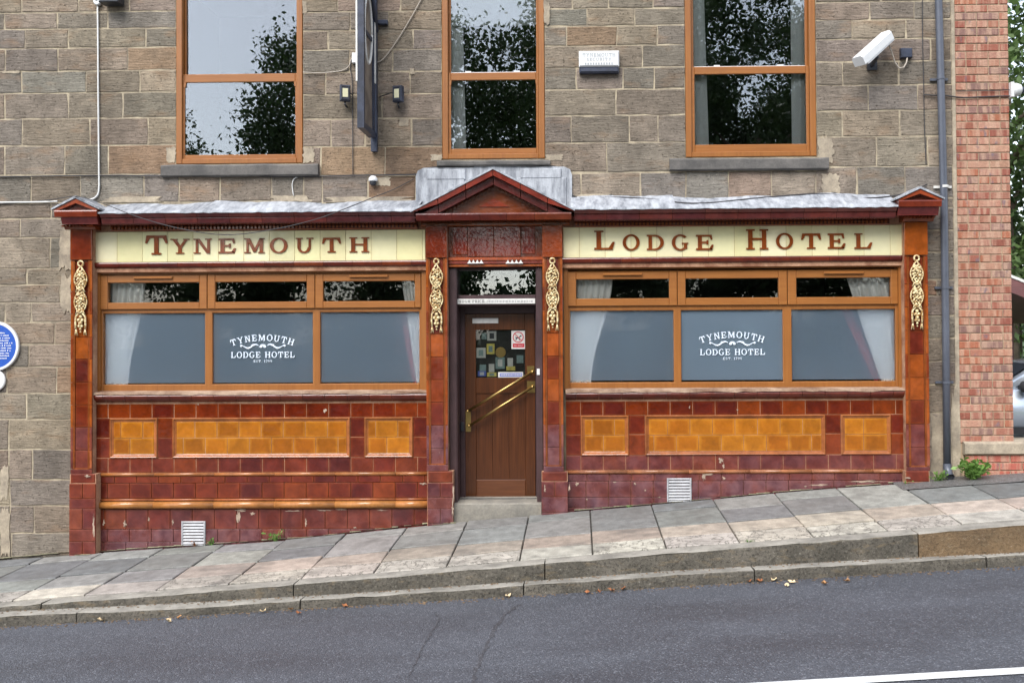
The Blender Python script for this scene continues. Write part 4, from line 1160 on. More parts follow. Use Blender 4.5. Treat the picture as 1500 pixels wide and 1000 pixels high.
# pediment over the door
YD = -.36
ped_z = lambda v, Y=YD: Zv(722, v, Y)
xL, xR, xm = Xu(601, 308, YD), Xu(842, 306, YD), Xu(722, 260, YD)
zA, zB = ped_z(248), ped_z(310)
za2, zb2 = ped_z(269), ped_z(312)
ped = make('door_pediment', MB().slab([(xL + .18, zb2), (xR - .18, zb2), (xm, za2 + .02)], -.20, -.002), M_MOULD, hotel, color=hexc(112, 54, 26), fade=0.0)
make('tympanum_panel', MB().slab([(Xu(702, 303, -.2), ped_z(303, -.2)), (Xu(746, 303, -.2), ped_z(303, -.2)), (xm, ped_z(291, -.2))], -.212, -.199), M_MOULD, ped, color=hexc(120, 46, 26), fade=0.0)
for s, xe in ((-1, xL), (1, xR)):
    for k in range(3):          # three tiles per raking side
        f0, f1 = k / 3 + (.004 if k else 0), (k + 1) / 3 - .004
        def at_(f, off):        # off: fraction of thickness measured straight down
            return (xe + (xm - xe) * f, zB + (zA - zB) * f - off)
        T = zA - za2
        for (o0, o1, yy, cc) in ((0, T * .42, YD, hexc(112, 38, 22)), (T * .44, T, YD + .05, hexc(80, 28, 24))):
            p0, p1 = at_(f0, o0), at_(f1, o0); q0, q1 = at_(f0, o1), at_(f1, o1)
            lo = zB - .004
            pts = [p0, (q0[0], max(q0[1], lo - (.0 if o0 == 0 else .0))), (q1[0], max(q1[1], lo)), p1]
            if p0[1] - pts[1][1] < .004: pts = [p0, (xe + (xm - xe) * min(.98 * f1, o1 / (zA - zB)), lo), (q1[0], max(q1[1], lo)), p1]
            pts = pts[::-1] if s > 0 else pts
            make('raking_tile', MB().slab(pts, yy, -.05), M_MOULD, ped, color=vary(cc, .12), fade=.1)
    mb = MB()
    for i in range(16):         # dentils under the rake
        f = .24 + .70 * i / 15
        x_, z_ = at_(f, T * 1.02)
        if z_ - .03 > zb2: mb.box(x_ - .011, x_ + .011, -.235, -.18, z_ - .03, z_)
    make('raking_dentils', mb, M_MOULD, ped, color=hexc(100, 52, 26), fade=0.0, kind='stuff')
    pts = [(xe - s * -.0, zB), (xm, zA), (xm, zA + .018), (xe, zB + .018)]
    make('lead_capping', MB().slab(pts[::-1] if s > 0 else pts, YD - .01, -.006), M_LEAD, ped)
xa, xb = Xu(609, 317, -.33), Xu(837, 317, -.33)
z0, z1 = Zv(722, 322, -.33), Zv(722, 312, -.33)
bnds = [609, 662, 703, 742, 783, 837]
for a, b in zip(bnds[:-1], bnds[1:]):
    make('pediment_tile', MB().prof([(-.1, z1), (-.335, z1), (-.338, z1 - .014), (-.315, z0), (-.1, z0)], Xu(a, 317, -.33) + .0015, Xu(b, 317, -.33) - .0015), M_MOULD, ped, color=vary(random.choice(DK), .12), fade=.1)
zden = Zv(722, 331, -.12)
mb = MB().prof([(-.001, z0 - .001), (-.13, z0 - .001), (-.13, zden + .01), (-.118, zden), (-.001, zden)], xa + .02, xb - .02)
x = xa + .03
while x < xb - .05: mb.box(x, x + .022, -.158, -.125, zden + .022, z0 - .012); x += .038
make('dentil_course', mb, M_MOULD, ped, color=hexc(116, 58, 26), fade=0.0, kind='stuff')
# lead apron on the wall behind the pediment, lapped sheets
aL = [(609, 296), (609, 262), (616, 250), (628, 246)]; aR = [(820, 244), (832, 250), (838, 262), (838, 296)]
mb = MB(); mb.slab([XZ(u, v, -.03) for u, v in [(609, 306), (838, 304), (838, 257), (835, 248), (826, 244), (620, 246), (612, 250), (609, 258)]], -.030, -.001)
make('lead_apron', mb, M_LEAD, ped)
for u0, v0, u1, v1, d in ((617, 262, 680, 306, .012), (760, 260, 830, 304, .012), (625, 248, 682, 263, .018), (762, 247, 822, 261, .018)):
    x0, x1, z0_, z1_ = RP(u0, v0, u1, v1, -.04)
    make('lead_lap', MB().pillow(x0, x1, -.030 - d, -.029, z0_, z1_, .006), M_LEAD, ped)
patch(690, 236, 775, 247, M_LEAD, -.028, 16, 'lead_dressing')

# ------------------------------------------------------------------ doorway
YJ = -.075
x0, x1, z0, z1 = RP(656, 330, 796, 391, YJ)
head = make('door_head', MB().box(x0, x1, YJ + .012, -.001, z0, z1 + .02), M_MOULD, hotel, color=hexc(96, 44, 26), fade=0.0)
zt, zb_ = Zv(725, 332, YJ), Zv(725, 376, YJ)
for a, b, yy, lo in ((663, 685, YJ + .004, 0.024), (685, 723.5, YJ - .012, 0), (723.5, 763, YJ - .012, 0), (763, 784, YJ + .004, .024)):
    tile('head_tile', Xu(a, 350, YJ), Xu(b, 350, YJ), yy, zb_ + lo, zt, random.choice([hexc(108, 32, 17), hexc(100, 30, 18), hexc(116, 38, 16)]), head, .05)
for v0, v1, yy, c in ((377, 382, YJ - .03, hexc(150, 70, 34)), (382, 387, YJ - .022, hexc(112, 44, 30)), (387, 391, YJ - .012, hexc(146, 72, 26))):
    a, b, c0, c1 = RP(657, v0, 796, v1, YJ)
    make('lintel_moulding', MB().pillow(a, b, yy, YJ + .02, c0 + .001, c1, .005), M_MOULD, head, color=c, fade=.1)
for a, b in ((685, 708), (741, 766)):
    q0, q1, r0, r1 = RP(a, 381, b, 386, YJ - .03)
    mb = MB().box(q0, q1, YJ - .045, YJ - .030, r0, r0 + .010)
    for i in range(4):
        xx = q0 + (q1 - q0) * (i + .5) / 4
        mb.slab([(xx - .016, r0 + .008), (xx + .016, r0 + .008), (xx, r1 + .004)], YJ - .043, YJ - .032)
    make('bird_spike_strip', mb, M_OFFW, head)
# painted jambs, transom, fanlight, nameplate
fx0, fx1 = Xu(657, 560, -.06), Xu(796, 560, -.06)
jx0, jx1 = Xu(671, 560, .02), Xu(786, 560, .02)
ztopf = Zv(725, 391, 0); zs_ = Zv(725, 737, .1)
mb = MB()
for s, a, b in ((0, fx0, jx0), (1, jx1, fx1)):
    mb.pillow(a, b, -.055, .34, zs_ - .02, ztopf, .012)
zn0, zn1 = Zv(725, 446, .02), Zv(725, 432, .02)
mb.pillow(jx0, jx1, .02, .20, zn0 - .012, zn1, .008)
mb.pillow(jx0, jx1, .05, .20, ztopf - .03, ztopf, .006)
mb.pillow(jx0, jx0 + .05, .205, .34, zs_, zn0, .004); mb.pillow(jx1 - .02, jx1, .205, .34, zs_, zn0, .004)
mb.pillow(jx0 + .05, jx1 - .02, .205, .34, Zv(725, 459, .22), zn0 - .012, .004)
frm = make('door_frame', mb, M_PURPLE, hotel)
make('fanlight', MB().box(jx0, jx1, .085, .091, zn1, ztopf - .03), M_GLASS, frm)
a, b, c, d = RP(669.5, 437.5, 784, 445, .005)
mb = MB().pillow(a, b, .006, .020, c, d, .002)
text(mb, 'HUGH PRICE', a + (b - a) * .185, c + .014, .026, .0058, .0008, .22, .9, 1)
xx = a + (b - a) * .38
while xx < b - .03:
    ww = random.uniform(.01, .035); mb.box(xx, xx + ww, .0050, .0062, c + .028, c + .033, 2); mb.box(xx, xx + ww * .9, .0050, .0062, c + .015, c + .019, 2); xx += ww + .008
make('name_plate', mb, [M_OFFW, M_BLACK, M_PIPE], frm)
room(jx0 - .05, jx1 + .05, zs_ - .3, ztopf + .2, .345, 2.0, frm)
# leaf
YL = .23
lx0, lx1, lz0, lz1 = RP(678, 459.5, 784, 731, YL)
gx0, gx1, gz0, gz1 = RP(697, 483, 769, 553, YL)
px0, px1, pz0, pz1 = RP(696, 702, 773, 728.5, YL)
mb = MB()
mb.pillow(lx0, gx0, YL, YL + .045, lz0, lz1, .003); mb.pillow(gx1, lx1, YL, YL + .045, lz0, lz1, .003)
mb.pillow(gx0, gx1, YL + .001, YL + .045, gz1, lz1, .003)
mb.pillow(gx0, gx1, YL + .001, YL + .045, Zv(730, 576, YL), gz0, .003)
door = make('door', mb, M_DOOR, hotel)
n = 3
for i in range(n):
    a, b = gx0 + (gx1 - gx0) * i / n, gx0 + (gx1 - gx0) * (i + 1) / n
    make('board', MB().pillow(a + .0008, b - .0008, YL + .010, YL + .04, pz1 + .002, Zv(730, 576, YL) - .001, .0012), M_DOOR, door)
make('kick_panel', MB().pillow(gx0, gx1, YL - .004, YL + .04, lz0 + .005, pz1, .006), m_wood('kick_panel_wood', hexc(104, 62, 36), hexc(80, 44, 24), .4, 'X'), door)
make('door_glass', MB().box(gx0, gx1, YL + .018, YL + .023, gz0, gz1), M_GLASS2, door)
make('door_backing', MB().box(gx0, gx1, YL + .040, YL + .044, gz0, gz1), M_ROOM, door)
DX = lambda zx: Xu(680 + zx / 11.11, 520, YL); DZ = lambda zy: Zv(730, 470 + zy / 11.11, YL)
def notice(zx0, zy0, zx1, zy1, mat, inner=None, name='notice'):
    mb = MB().box(DX(zx0), DX(zx1), YL + .030, YL + .032, DZ(zy1), DZ(zy0))
    mats = [mat]
    if inner:
        mx, my = (zx1 - zx0) * .25, (zy1 - zy0) * .2
        mb.box(DX(zx0 + mx), DX(zx1 - mx), YL + .0285, YL + .031, DZ(zy1 - my), DZ(zy0 + my), 1); mats.append(inner)
    make(name, mb, mats, door)
for q in ((280, 195, 360, 300, M_PAPERG, None), (372, 165, 520, 320, M_PAPER, M_BLACK), (362, 370, 490, 540, M_PAPERY, M_PAPERG), (192, 435, 345, 600, M_PAPER, M_PAPERG), (505, 590, 655, 780, M_PAPERG, M_PAPER), (395, 700, 485, 835, M_PAPER, None), (245, 710, 350, 815, M_PAPERG, None), (700, 605, 790, 745, M_PAPER, None), (680, 740, 825, 810, M_PAPERY, None), (365, 840, 520, 905, M_PAPERY, M_PAPERG), (215, 815, 350, 900, M_NBLUE, M_PAPER), (850, 560, 960, 690, M_PAPERG, None)):
    notice(*q)
mb = MB(); c = ((DX(505) + DX(675)) / 2, YL + .029, (DZ(425) + DZ(600)) / 2)
mb.lathe(c, [(.055, .004), (.055, -.001), (.046, -.002), (.044, .002)], 'Y', 20)
make('round_badge', mb, M_BRASS, door)
# blue strip notice and the no-dogs notice are stuck on the outside of the glass
mb = MB().box(DX(548), DX(955), YL + .0165, YL + .018, DZ(920), DZ(832)); mb.box(DX(575), DX(940), YL + .0155, YL + .017, DZ(905), DZ(850), 1)
xx = DX(590)
while xx < DX(920):
    ww = random.uniform(.006, .02); mb.box(xx, xx + ww, YL + .0148, YL + .016, DZ(888), DZ(866), 0); xx += ww + .005
make('notice', mb, [M_PAPER, M_NBLUE], door)
nx0, nx1, nz0, nz1 = DX(768), DX(988), DZ(458), DZ(158)
mb = MB().box(nx0, nx1, YL + .0165, YL + .018, nz0, nz1)
cx, cz = DX(878), DZ(265); r_ = DX(968) - cx
for i in range(24):
    a, b = 2 * math.pi * i / 24, 2 * math.pi * (i + 1) / 24
    mb.slab([(cx + r_ * math.cos(a), cz + r_ * math.sin(a)), (cx + r_ * math.cos(b), cz + r_ * math.sin(b)), (cx + r_ * .83 * math.cos(b), cz + r_ * .83 * math.sin(b)), (cx + r_ * .83 * math.cos(a), cz + r_ * .83 * math.sin(a))][::-1], YL + .0155, YL + .017, 2)
d_ = r_ * .62
mb.slab([(cx - d_ - .003, cz + d_ - .003), (cx + d_ - .003, cz - d_ - .003), (cx + d_ + .003, cz - d_ + .003), (cx - d_ + .003, cz + d_ + .003)], YL + .0145, YL + .017, 2)
k = r_ * .5   # little standing dog
for poly_ in ([(-.9, -.25), (.55, -.25), (.55, .3), (-.9, .25)], [(.35, .2), (.75, .2), (1.1, .75), (.6, .85)], [(.65, .6), (1.3, .55), (1.3, .8), (.7, .95)], [(-.9, -.9), (-.65, -.9), (-.5, -.2), (-.9, -.2)], [(.3, -.9), (.55, -.9), (.55, -.2), (.25, -.2)], [(-1.15, .6), (-.85, .1), (-.7, .2), (-1.05, .7)]):
    mb.slab([(cx + x * k, cz - .008 + z * k) for x, z in poly_], YL + .0152, YL + .017, 1)
mb.box(DX(790), DX(978), YL + .0155, YL + .017, DZ(432), DZ(368), 2)
text(mb, 'NO DOGS', (DX(790) + DX(978)) / 2, DZ(414), .014, YL + .0154, .0006, .2, .8, 0)
make('no_dogs_notice', mb, [M_OFFW, M_BLACK, M_RED], door)
a, b, c, d = RP(692, 466, 730, 473.5, YL)
make('white_label', MB().pillow(a, b, YL - .004, YL, c, d, .002), M_OFFW, door)
for (ua, va), (ub, vb) in (((685, 602), (780, 544.5)), ((687, 623.5), (780, 566.5))):
    A, B = P3(ua, va, YL - .055), P3(ub, vb, YL - .055)
    mb = MB().tube([A, B], .013, 12)
    for q in (A, B):
        mb.ball(q, .017, 0, 10, 6)
    t0 = [a_ + (b_ - a_) * .04 for a_, b_ in zip(A, B)]; t1 = [a_ + (b_ - a_) * .96 for a_, b_ in zip(A, B)]
    for q in (t0, t1): mb.tube([q, (q[0], YL + .001, q[2])], .010, 8)
    make('pull_bar', mb, M_BRASS, door, True)
for u0, v0, u1, v1 in ((772, 536, 783, 546), (772, 558, 784, 575), (682, 603, 690, 632)):
    a, b, c, d = RP(u0, v0, u1, v1, YL)
    make('finger_plate', MB().pillow(a, b, YL - .004, YL + .001, c, d, .002), M_BRASS, door)
a, b, c, d = RP(675, 618, 680, 631, .2)
make('lock_case', MB().pillow(a, b, .17, .20, c, d, .006), M_BLACK, frm)
a, b, c, d = RP(786.5, 540, 791, 549, -.05)
make('bell_push', MB().pillow(a, b, -.066, -.055, c, d, .003), M_WHITE, frm)
# step
a, b = Xu(665, 745, -.12), Xu(793, 745, -.12)
zt = Zv(728, 737, -.12)
n = 10; vs = []
for i in range(n + 1):
    x = a + (b - a) * i / n; e = random.uniform(-.004, .004)
    vs += [(x, .32, zt + .012), (x, -.10, zt + e), (x, -.118, zt - .012 + e), (x, -.122 + e, zt - .05), (x, -.12, -1)]
make('door_step', MB().idx(vs, [(i * 5 + j, (i + 1) * 5 + j, (i + 1) * 5 + j + 1, i * 5 + j + 1) for i in range(n) for j in range(4)]), M_STEP, hotel)
make('threshold', MB().pillow(jx0, jx1, .10, .34, zt + .004, Zv(728, 731, .2), .01), M_BLACK, frm)

# ------------------------------------------------------------------ brick house and low wall on the right
bx0, bx1 = XW1 + .004, Xu(1480, 320)
house = thing(empty('brick_house', ((bx0 + bx1) / 2, 0, zfoot(bx1))), 'narrow end of a red multi-stock brick house adjoining the stone hotel', 'building')
ZLED = Zv(1440, 649)
bwall = make('wall', MB().box(bx0, bx1 - .003, .0, 4.0, ZLED - .9, ZTOP), M_BMORTAR, house)
BC = [hexc(152, 104, 86), hexc(146, 92, 76), hexc(160, 116, 98), hexc(138, 84, 70), hexc(162, 124, 104), hexc(144, 98, 82), hexc(152, 96, 74), hexc(156, 114, 98), hexc(128, 98, 90)]
bm_ = {}
def brick(x0, x1, z0, z1, y, parent, color):
    key = (round(x1 - x0, 4), round(z1 - z0, 4))
    if key not in bm_:
        w_, h_ = key
        bm_[key] = mesh_of(MB().pillow(-w_ / 2, w_ / 2, 0, .05, -h_ / 2, h_ / 2, .004), [M_BRICK], 'brick')
    o = bpy.data.objects.new('brick', bm_[key]); COL.objects.link(o)
    place(o, ((x0 + x1) / 2, y + random.uniform(-.002, .002), (z0 + z1) / 2), parent)
    o.color = (*vary(color, .1), 1)
PT = Zv(1440, 100) - Zv(1440, 111.4)
z = ZLED + .004; r = 0
while z < ZTOP - PT and r < 85:
    h = PT - .0105
    W_ = bx1 - bx0
    lens = ([.215, .215] if r % 2 == 0 else [.1025, .215, .215])
    if r % 5 == 3: lens = [.1025, .1025, .1025, .1025]
    x = bx0 + .030
    for i, L in enumerate(lens + [9]):
        xe = min(x + L, bx1)
        if xe - x > .03: brick(x, xe, z, z + h, -.009, bwall, random.choice(BC))
        x = xe + .0105
        if x >= bx1: break
    z += PT; r += 1
make('pointed_joint', MB().slab([(bx0 - .03, ZLED - .6), (bx0 + .025, ZLED - .6), (bx0 + .03, ZLED + .9), (bx0 + .022, ZTOP), (bx0 - .006, ZTOP), (bx0 - .012, ZLED + .6)], -.008, .02), M_CEMENT, bwall)
lw_x0, lw_x1 = Xu(1412, 660, -.05), 9.5
lw = thing(empty('low_wall', ((lw_x0 + lw_x1) / 2, 0, zfoot(5.0))), 'low red brick wall with stone coping running right from the brick house', 'wall')
zc1, zc0 = Zv(1450, 649, -.06), Zv(1450, 665.5, -.06)
xs_ = [lw_x0, lw_x0 + .95, lw_x0 + 2.0, lw_x0 + 3.1, lw_x1]
for a, b in zip(xs_[:-1], xs_[1:]):
    make('coping_stone', MB().prof([(.26, zc1 + .02), (-.03, zc1 + .015), (-.07, zc1 - .006), (-.075, zc0 + .01), (-.06, zc0), (.26, zc0)], a + .003, b - .003), M_KERBT if False else M_CEMENT, lw)
lcore = make('wall_core', MB().box(lw_x0 + .02, lw_x1, -.035, .24, zc0 - 1.2, zc0 - .001), M_BMORTAR, lw)
for r in range(6):
    z1 = zc0 - .012 - r * .079; x = lw_x0 + .02 - (.11 if r % 2 else 0)
    while x < lw_x0 + 2.6:
        a = max(x, lw_x0 + .02)
        if x + .215 - a > .04: brick(a, x + .215, z1 - .067, z1, -.046, lcore, random.choice([hexc(164, 92, 78), hexc(156, 84, 72), hexc(172, 100, 84)]))
        x += .2265

# ------------------------------------------------------------------ fittings on the facade
def vent(u0, v0, u1, v1, lab):
    Y = -.072
    x0, x1, z0, z1 = RP(u0, v0, u1, v1, Y)
    mb = MB(); t = .018
    ring_frame(mb, x0, x1, z0, z1, t, Y - .012, Y + .01)
    root = make('air_vent', mb, M_VENT, None, base=True)
    thing(root, lab, 'vent', 'louvred air vents in the tile plinth')
    make('back_plate', MB().box(x0 + t, x1 - t, Y + .006, Y + .010, z0 + t, z1 - t), M_BLACK, root)
    n = 7
    for i in range(n):
        zc = z0 + t + (z1 - z0 - 2 * t) * (i + .5) / n; h = (z1 - z0 - 2 * t) / n * .36
        make('louvre', MB().prof([(Y - .008, zc - h), (Y - .011, zc - h + .003), (Y + .004, zc + h), (Y + .006, zc + h - .003)], x0 + t - .001, x1 - t + .001), M_VENT, root)
vent(266, 763, 301, 799, 'white louvred air vent in the tiles below the left pub window')
vent(977, 700, 1013, 735, 'white louvred air vent in the tiles below the right pub window')

def cable(name, pts, r, mat, label, y=-.022, n=6, cat='cable'):
    P = [Vector(P3(p[0], p[1], p[2] if len(p) > 2 else y)) for p in pts]
    out = []
    for i in range(len(P) - 1):        # smooth path
        p0, p1, p2, p3 = P[max(0, i - 1)], P[i], P[i + 1], P[min(len(P) - 1, i + 2)]
        for k in range(5):
            t = k / 5
            out.append(.5 * ((2 * p1) + (p2 - p0) * t + (2 * p0 - 5 * p1 + 4 * p2 - p3) * t * t + (3 * p1 - p0 - 3 * p2 + p3) * t ** 3))
    out.append(P[-1])
    return thing(make(name, MB().tube(out, r, n), mat, None, True), label, cat)
cable('wall_cable', [(-140, 260), (0, 259), (150, 257), (250, 258), (330, 257), (430, 259), (520, 257), (600, 256), (612, 254), (628, 246), (660, 244), (700, 243.5), (760, 243), (800, 243), (818, 246), (830, 260), (838, 285), (850, 291)], .007, M_CABLEB, 'black cable clipped along the stone wall under the left upstairs window sill')
cable('white_conduit', [(143, 8), (143.5, 60), (144, 150), (145, 250), (145, 276), (142, 287), (134, 292), (126, 291)], .009, M_CABLEW, 'white cable running straight down the stone to the left pilaster cap', n=8)
cable('white_wall_cable', [(-140, 297), (0, 296.5), (60, 296), (84, 295)], .009, M_CABLEW, 'white cable entering from the left edge level with the cornice')
cable('sagging_cable', [(-140, 301, -.02), (0, 299, -.02), (70, 293, -.03), (112, 288, -.38), (150, 298, -.39), (200, 317, -.40), (260, 334, -.41), (330, 344, -.41), (400, 336, -.40), (460, 322, -.39), (505, 306, -.37), (545, 290, -.10), (580, 276, -.03), (606, 262, -.02)], .0045, M_CABLEB, 'thin dark cable sagging across the word on the left fascia')
cable('grey_cable', [(444, 106), (470, 107), (500, 104), (511, 97), (514, 88), (518, 86)], .0055, M_CABLEG, 'pale grey cable looping to the white socket box behind the hanging sign')
cable('drop_cable', [(515, 88), (513, 100), (516, 120), (516.5, 180), (517, 256)], .005, M_CABLEB, 'dark cable dropping straight down the wall left of the hanging sign')
cable('sign_cable', [(620, -6), (600, 30), (580, 62), (562, 86), (551, 92)], .006, M_CABLEG, 'pale cable slanting up to the right from the hanging sign')
cable('cable_tail', [(430, 287), (428, 270), (432, 261), (440, 258.5), (447, 258)], .005, M_CABLEW, 'short white cable loop rising from the left lead flashing')
cable('service_cable', [(1351, -10), (1351.5, 60), (1353, 120), (1354, 180), (1356, 225), (1356.5, 241)], .0045, M_CABLEB, 'thin cable running down the stone left of the drainpipe')
cable('cross_cable', [(1353, 139), (1372, 140, -.03), (1384, 140, -.03), (1410, 143), (1440, 142), (1470, 141), (1484, 141)], .007, M_CABLEB, 'black cable crossing the brickwork to the corner camera')
cable('thin_cross_cable', [(1401, 134), (1430, 133.5), (1460, 133), (1484, 131.5)], .004, M_CABLEB, 'thin upper cable crossing the brickwork to the corner camera')
cable('flashing_cable', [(850, 291, -.07), (905, 289, -.05), (960, 292, -.12), (1000, 297, -.22), (1040, 297, -.22), (1100, 291, -.10), (1170, 285, -.04), (1210, 284, -.04), (1260, 290, -.12), (1300, 288, -.08), (1330, 282, -.03), (1358, 270)], .0065, M_CABLEB, 'black cable lying along the right-hand lead flashing')

# drainpipe
pp = [P3(1374, -40, -.075), P3(1375, 0, -.075), P3(1379, 150, -.075), P3(1383, 300, -.075), P3(1385.5, 500, -.075), P3(1387.5, 683, -.075)]
pipe = thing(make('drainpipe', MB().tube(pp, .037, 16), M_PIPE, None, True, base=True), 'grey drainpipe running down between the tile front and the brick house', 'drainpipe')
e = pp[-1]
make('shoe', MB().tube([(e[0], e[1], e[2] + .03), (e[0], e[1] - .005, e[2] - .02), (e[0], e[1] - .035, e[2] - .065), (e[0], e[1] - .085, e[2] - .095)], .041, 16, cap=False), M_PIPE, pipe, True)
make('shoe_mouth', MB().lathe((e[0], e[1] - .068, e[2] - .088), [(.037, 0), (.037, -.003)], 'Y', 16), M_BLACK, pipe)
for u, v in ((1378, 115), (1383.5, 273), (1385, 421), (1386, 560)):
    x, y, z = P3(u, v, -.075)
    mb = MB().lathe((x, y, z), [(.042, -.012), (.042, .012)], 'Z', 16); mb.box(x - .09, x + .09, -.030, -.016, z - .012, z + .012)
    make('pipe_clip', mb, M_OFFW if v == 273 else M_PIPE, pipe)

# alarm box
x0, x1, z0, z1 = RP(848, 75, 907, 107, -.07)
mb = MB().pillow(x0, x1, -.085, -.012, z0 + .062, z1, .014)
text(mb, 'TYNEMOUTH', (x0 + x1) / 2, z1 - .062, .034, -.085, .0008, .2, .85, 1); text(mb, 'SECURITY', (x0 + x1) / 2, z1 - .106, .032, -.085, .0008, .22, .85, 1)
xx = x0 + .06
while xx < x1 - .06: mb.box(xx, xx + .016, -.0858, -.084, z1 - .144, z1 - .122, 1); xx += .027
al = thing(make('alarm_box', mb, [M_WHITE, plain('faded_print', hexc(150, 155, 158), .6, .05, 20)], None, base=True), 'white burglar alarm box with faded lettering and dark blue base', 'alarm box')
make('strobe_base', MB().pillow(x0 + .004, x1 - .004, -.080, -.012, z0, z0 + .061, .016), M_BLUEBLK, al)

# CCTV camera
A, B = Vector(P3(1300, 54, -.12)), Vector(P3(1262, 89, -.34))
ax = (B - A).normalized(); sx = ax.cross(Vector((0, 0, 1))).normalized(); uz_ = sx.cross(ax)
cc = thing(empty('security_camera', P3(1278, 95, -.012)), 'white bullet security camera aimed down left beside the right upstairs window', 'camera')
def obox(a, b, hw, hh, mb=None, m=0, taper=1.0):
    mb = mb or MB(); vs = []
    for q, k in ((a, 1.0), (b, taper)):
        for i, j in ((-1, -1), (1, -1), (1, .55), (.72, 1), (-.72, 1), (-1, .55)): vs.append(tuple(q + sx * hw * i * k + uz_ * hh * j * k))
    return mb.idx(vs, [(0, 1, 2, 3, 4, 5), (11, 10, 9, 8, 7, 6)] + [(i, i + 6, (i + 1) % 6 + 6, (i + 1) % 6) for i in range(6)], m)
make('housing', obox(A, B, .060, .052), M_WHITE, cc)
make('sunshield', obox(A + uz_ * .012, B + ax * .045 + uz_ * .016, .066, .048), M_WHITE, cc)
make('lens_window', obox(B + ax * .001 - uz_ * .004, B + ax * .004 - uz_ * .004, .050, .042), M_BLACK, cc)
mid = A * .45 + B * .55 - uz_ * .05
wp = Vector(P3(1277, 96, -.012))
mb = MB().tube([mid + uz_ * .02, mid - uz_ * .03, (mid + wp) / 2 - Vector((0, 0, .02)), wp], .024, 10); mb.box(wp.x - .05, wp.x + .05, -.030, -.010, wp.z - .05, wp.z + .04)
make('bracket', mb, M_BLACK, cc)
C0 = A - ax * .0 - uz_ * .03 + ax * .03
make('cable', MB().tube([C0, Vector(P3(1306, 76, -.08)), Vector(P3(1311, 92, -.05)), Vector(P3(1317, 100, -.04)), Vector(P3(1324, 99, -.04)), Vector(P3(1328, 92, -.04)), Vector(P3(1329, 84, -.04))], .008, 8), M_CABLEG, cc, True)
x0, x1, z0, z1 = RP(1319, 71, 1336, 85, -.04)
thing(make('junction_box', MB().pillow(x0, x1, -.055, -.010, z0, z1, .008), M_BLUEBLK, None, base=True), 'small dark junction box on the stone right of the white security camera', 'junction box')

# corner camera on the brick house
q = Vector(P3(1484, 132, -.02))
dc = thing(empty('corner_camera', tuple(q)), 'white dome camera on the right corner of the brick house', 'camera')
make('wall_plate', MB().box(q.x - .035, q.x - .005, -.06, .03, q.z - .075, q.z + .075), M_WHITE, dc)
make('dome_body', MB().lathe((q.x + .03, -.02, q.z), [(.070, -.04), (.068, .0), (.055, .04), (.03, .055)], 'X', 18), M_WHITE, dc, True)
make('dome_lens', MB().ball((q.x + .085, -.025, q.z - .005), .036, 0, 12, 8), M_BLUEBLK, dc, True)

# small sensor under the sign
q = P3(547, 266, -.03)
sn = thing(make('sensor', MB().lathe((q[0], -.045, q[2] + .012), [(.025, .042), (.044, .02), (.046, .0), (.046, -.012)], 'Z', 16), M_WHITE, None, True), 'small white dome light on the stone above the left cornice', 'light')
make('lens', MB().lathe((q[0], -.045, q[2] - .03), [(.034, .03), (.032, 0), (.02, -.012)], 'Z', 14), M_BLACK, sn, True)
# lamp cut by the top edge
x0, x1, z0, z1 = RP(150, -30, 176, 6, -.1)
lp = thing(make('wall_lamp', MB().pillow(x0, x1, -.16, -.012, z0 + .02, z1, .012), M_BLACK, None, base=True), 'black bulkhead lamp cut off by the top edge beside the white cable', 'lamp')
make('lamp_rim', MB().pillow(x0 - .008, x1 + .008, -.17, -.02, z0, z0 + .018, .006), M_BLACK, lp)
q = P3(143, 3, -.03)
thing(make('round_box', MB().lathe((q[0], 0, q[2]), [(.038, -.012), (.038, -.045), (.028, -.05), (.012, -.05), (.010, -.044)], 'Y', 18), M_WHITE, None, True), 'round white conduit box at the top of the white cable', 'junction box')
x0, x1, z0, z1 = RP(516, 78, 523, 93, -.03)
thing(make('socket_box', MB().pillow(x0, x1, -.05, -.010, z0, z1, .006), M_WHITE, None, base=True), 'small white socket box on the wall behind the hanging sign', 'junction box')

# floodlights
def flood(u, v, rot, lab, end):
    c = Vector(P3(u, v, -.10))
    root = thing(empty('floodlight', (c.x, -.012, c.z - .1)), lab, 'floodlight', 'floodlights beside the hanging sign')
    root.rotation_euler = (0, 0, 0)
    def R(p): return (c.x + p[0] * math.cos(rot) - p[1] * math.sin(rot), c.y + p[0] * math.sin(rot) + p[1] * math.cos(rot), c.z + p[2])
    def rb(mb): mb.v = [R(p) for p in mb.v]; return mb
    make('housing', rb(MB().pillow(-.052, .052, -.03, .03, -.082, .082, .010)), M_BLUEBLK, root)
    mb = MB(); ring_frame(mb, -.044, .044, -.07, .07, .012, -.036, -.028); make('bezel', rb(mb), M_BLACK, root)
    make('lens', rb(MB().pillow(-.028, .028, -.0335, -.028, -.046, .046, .003)), M_LAMP, root)
    make('bracket', MB().tube([R((0, .02, -.06)), R((0, .0, -.11)), (c.x, -.05, c.z - .125), (c.x, -.012, c.z - .12)], .010, 8), M_BLACK, root)
    E_ = Vector(P3(end[0], end[1], -.02)); S_ = Vector(R((0, .03, 0)))
    make('lead', MB().tube([S_, (S_ * .6 + E_ * .4) + Vector((0, 0, .03)), E_], .006, 6), M_CABLEB, root, True)
flood(505.5, 137, .35, 'small floodlight left of the hanging sign', (517, 140))
flood(583, 138, -.35, 'small floodlight right of the hanging sign', (556, 142))

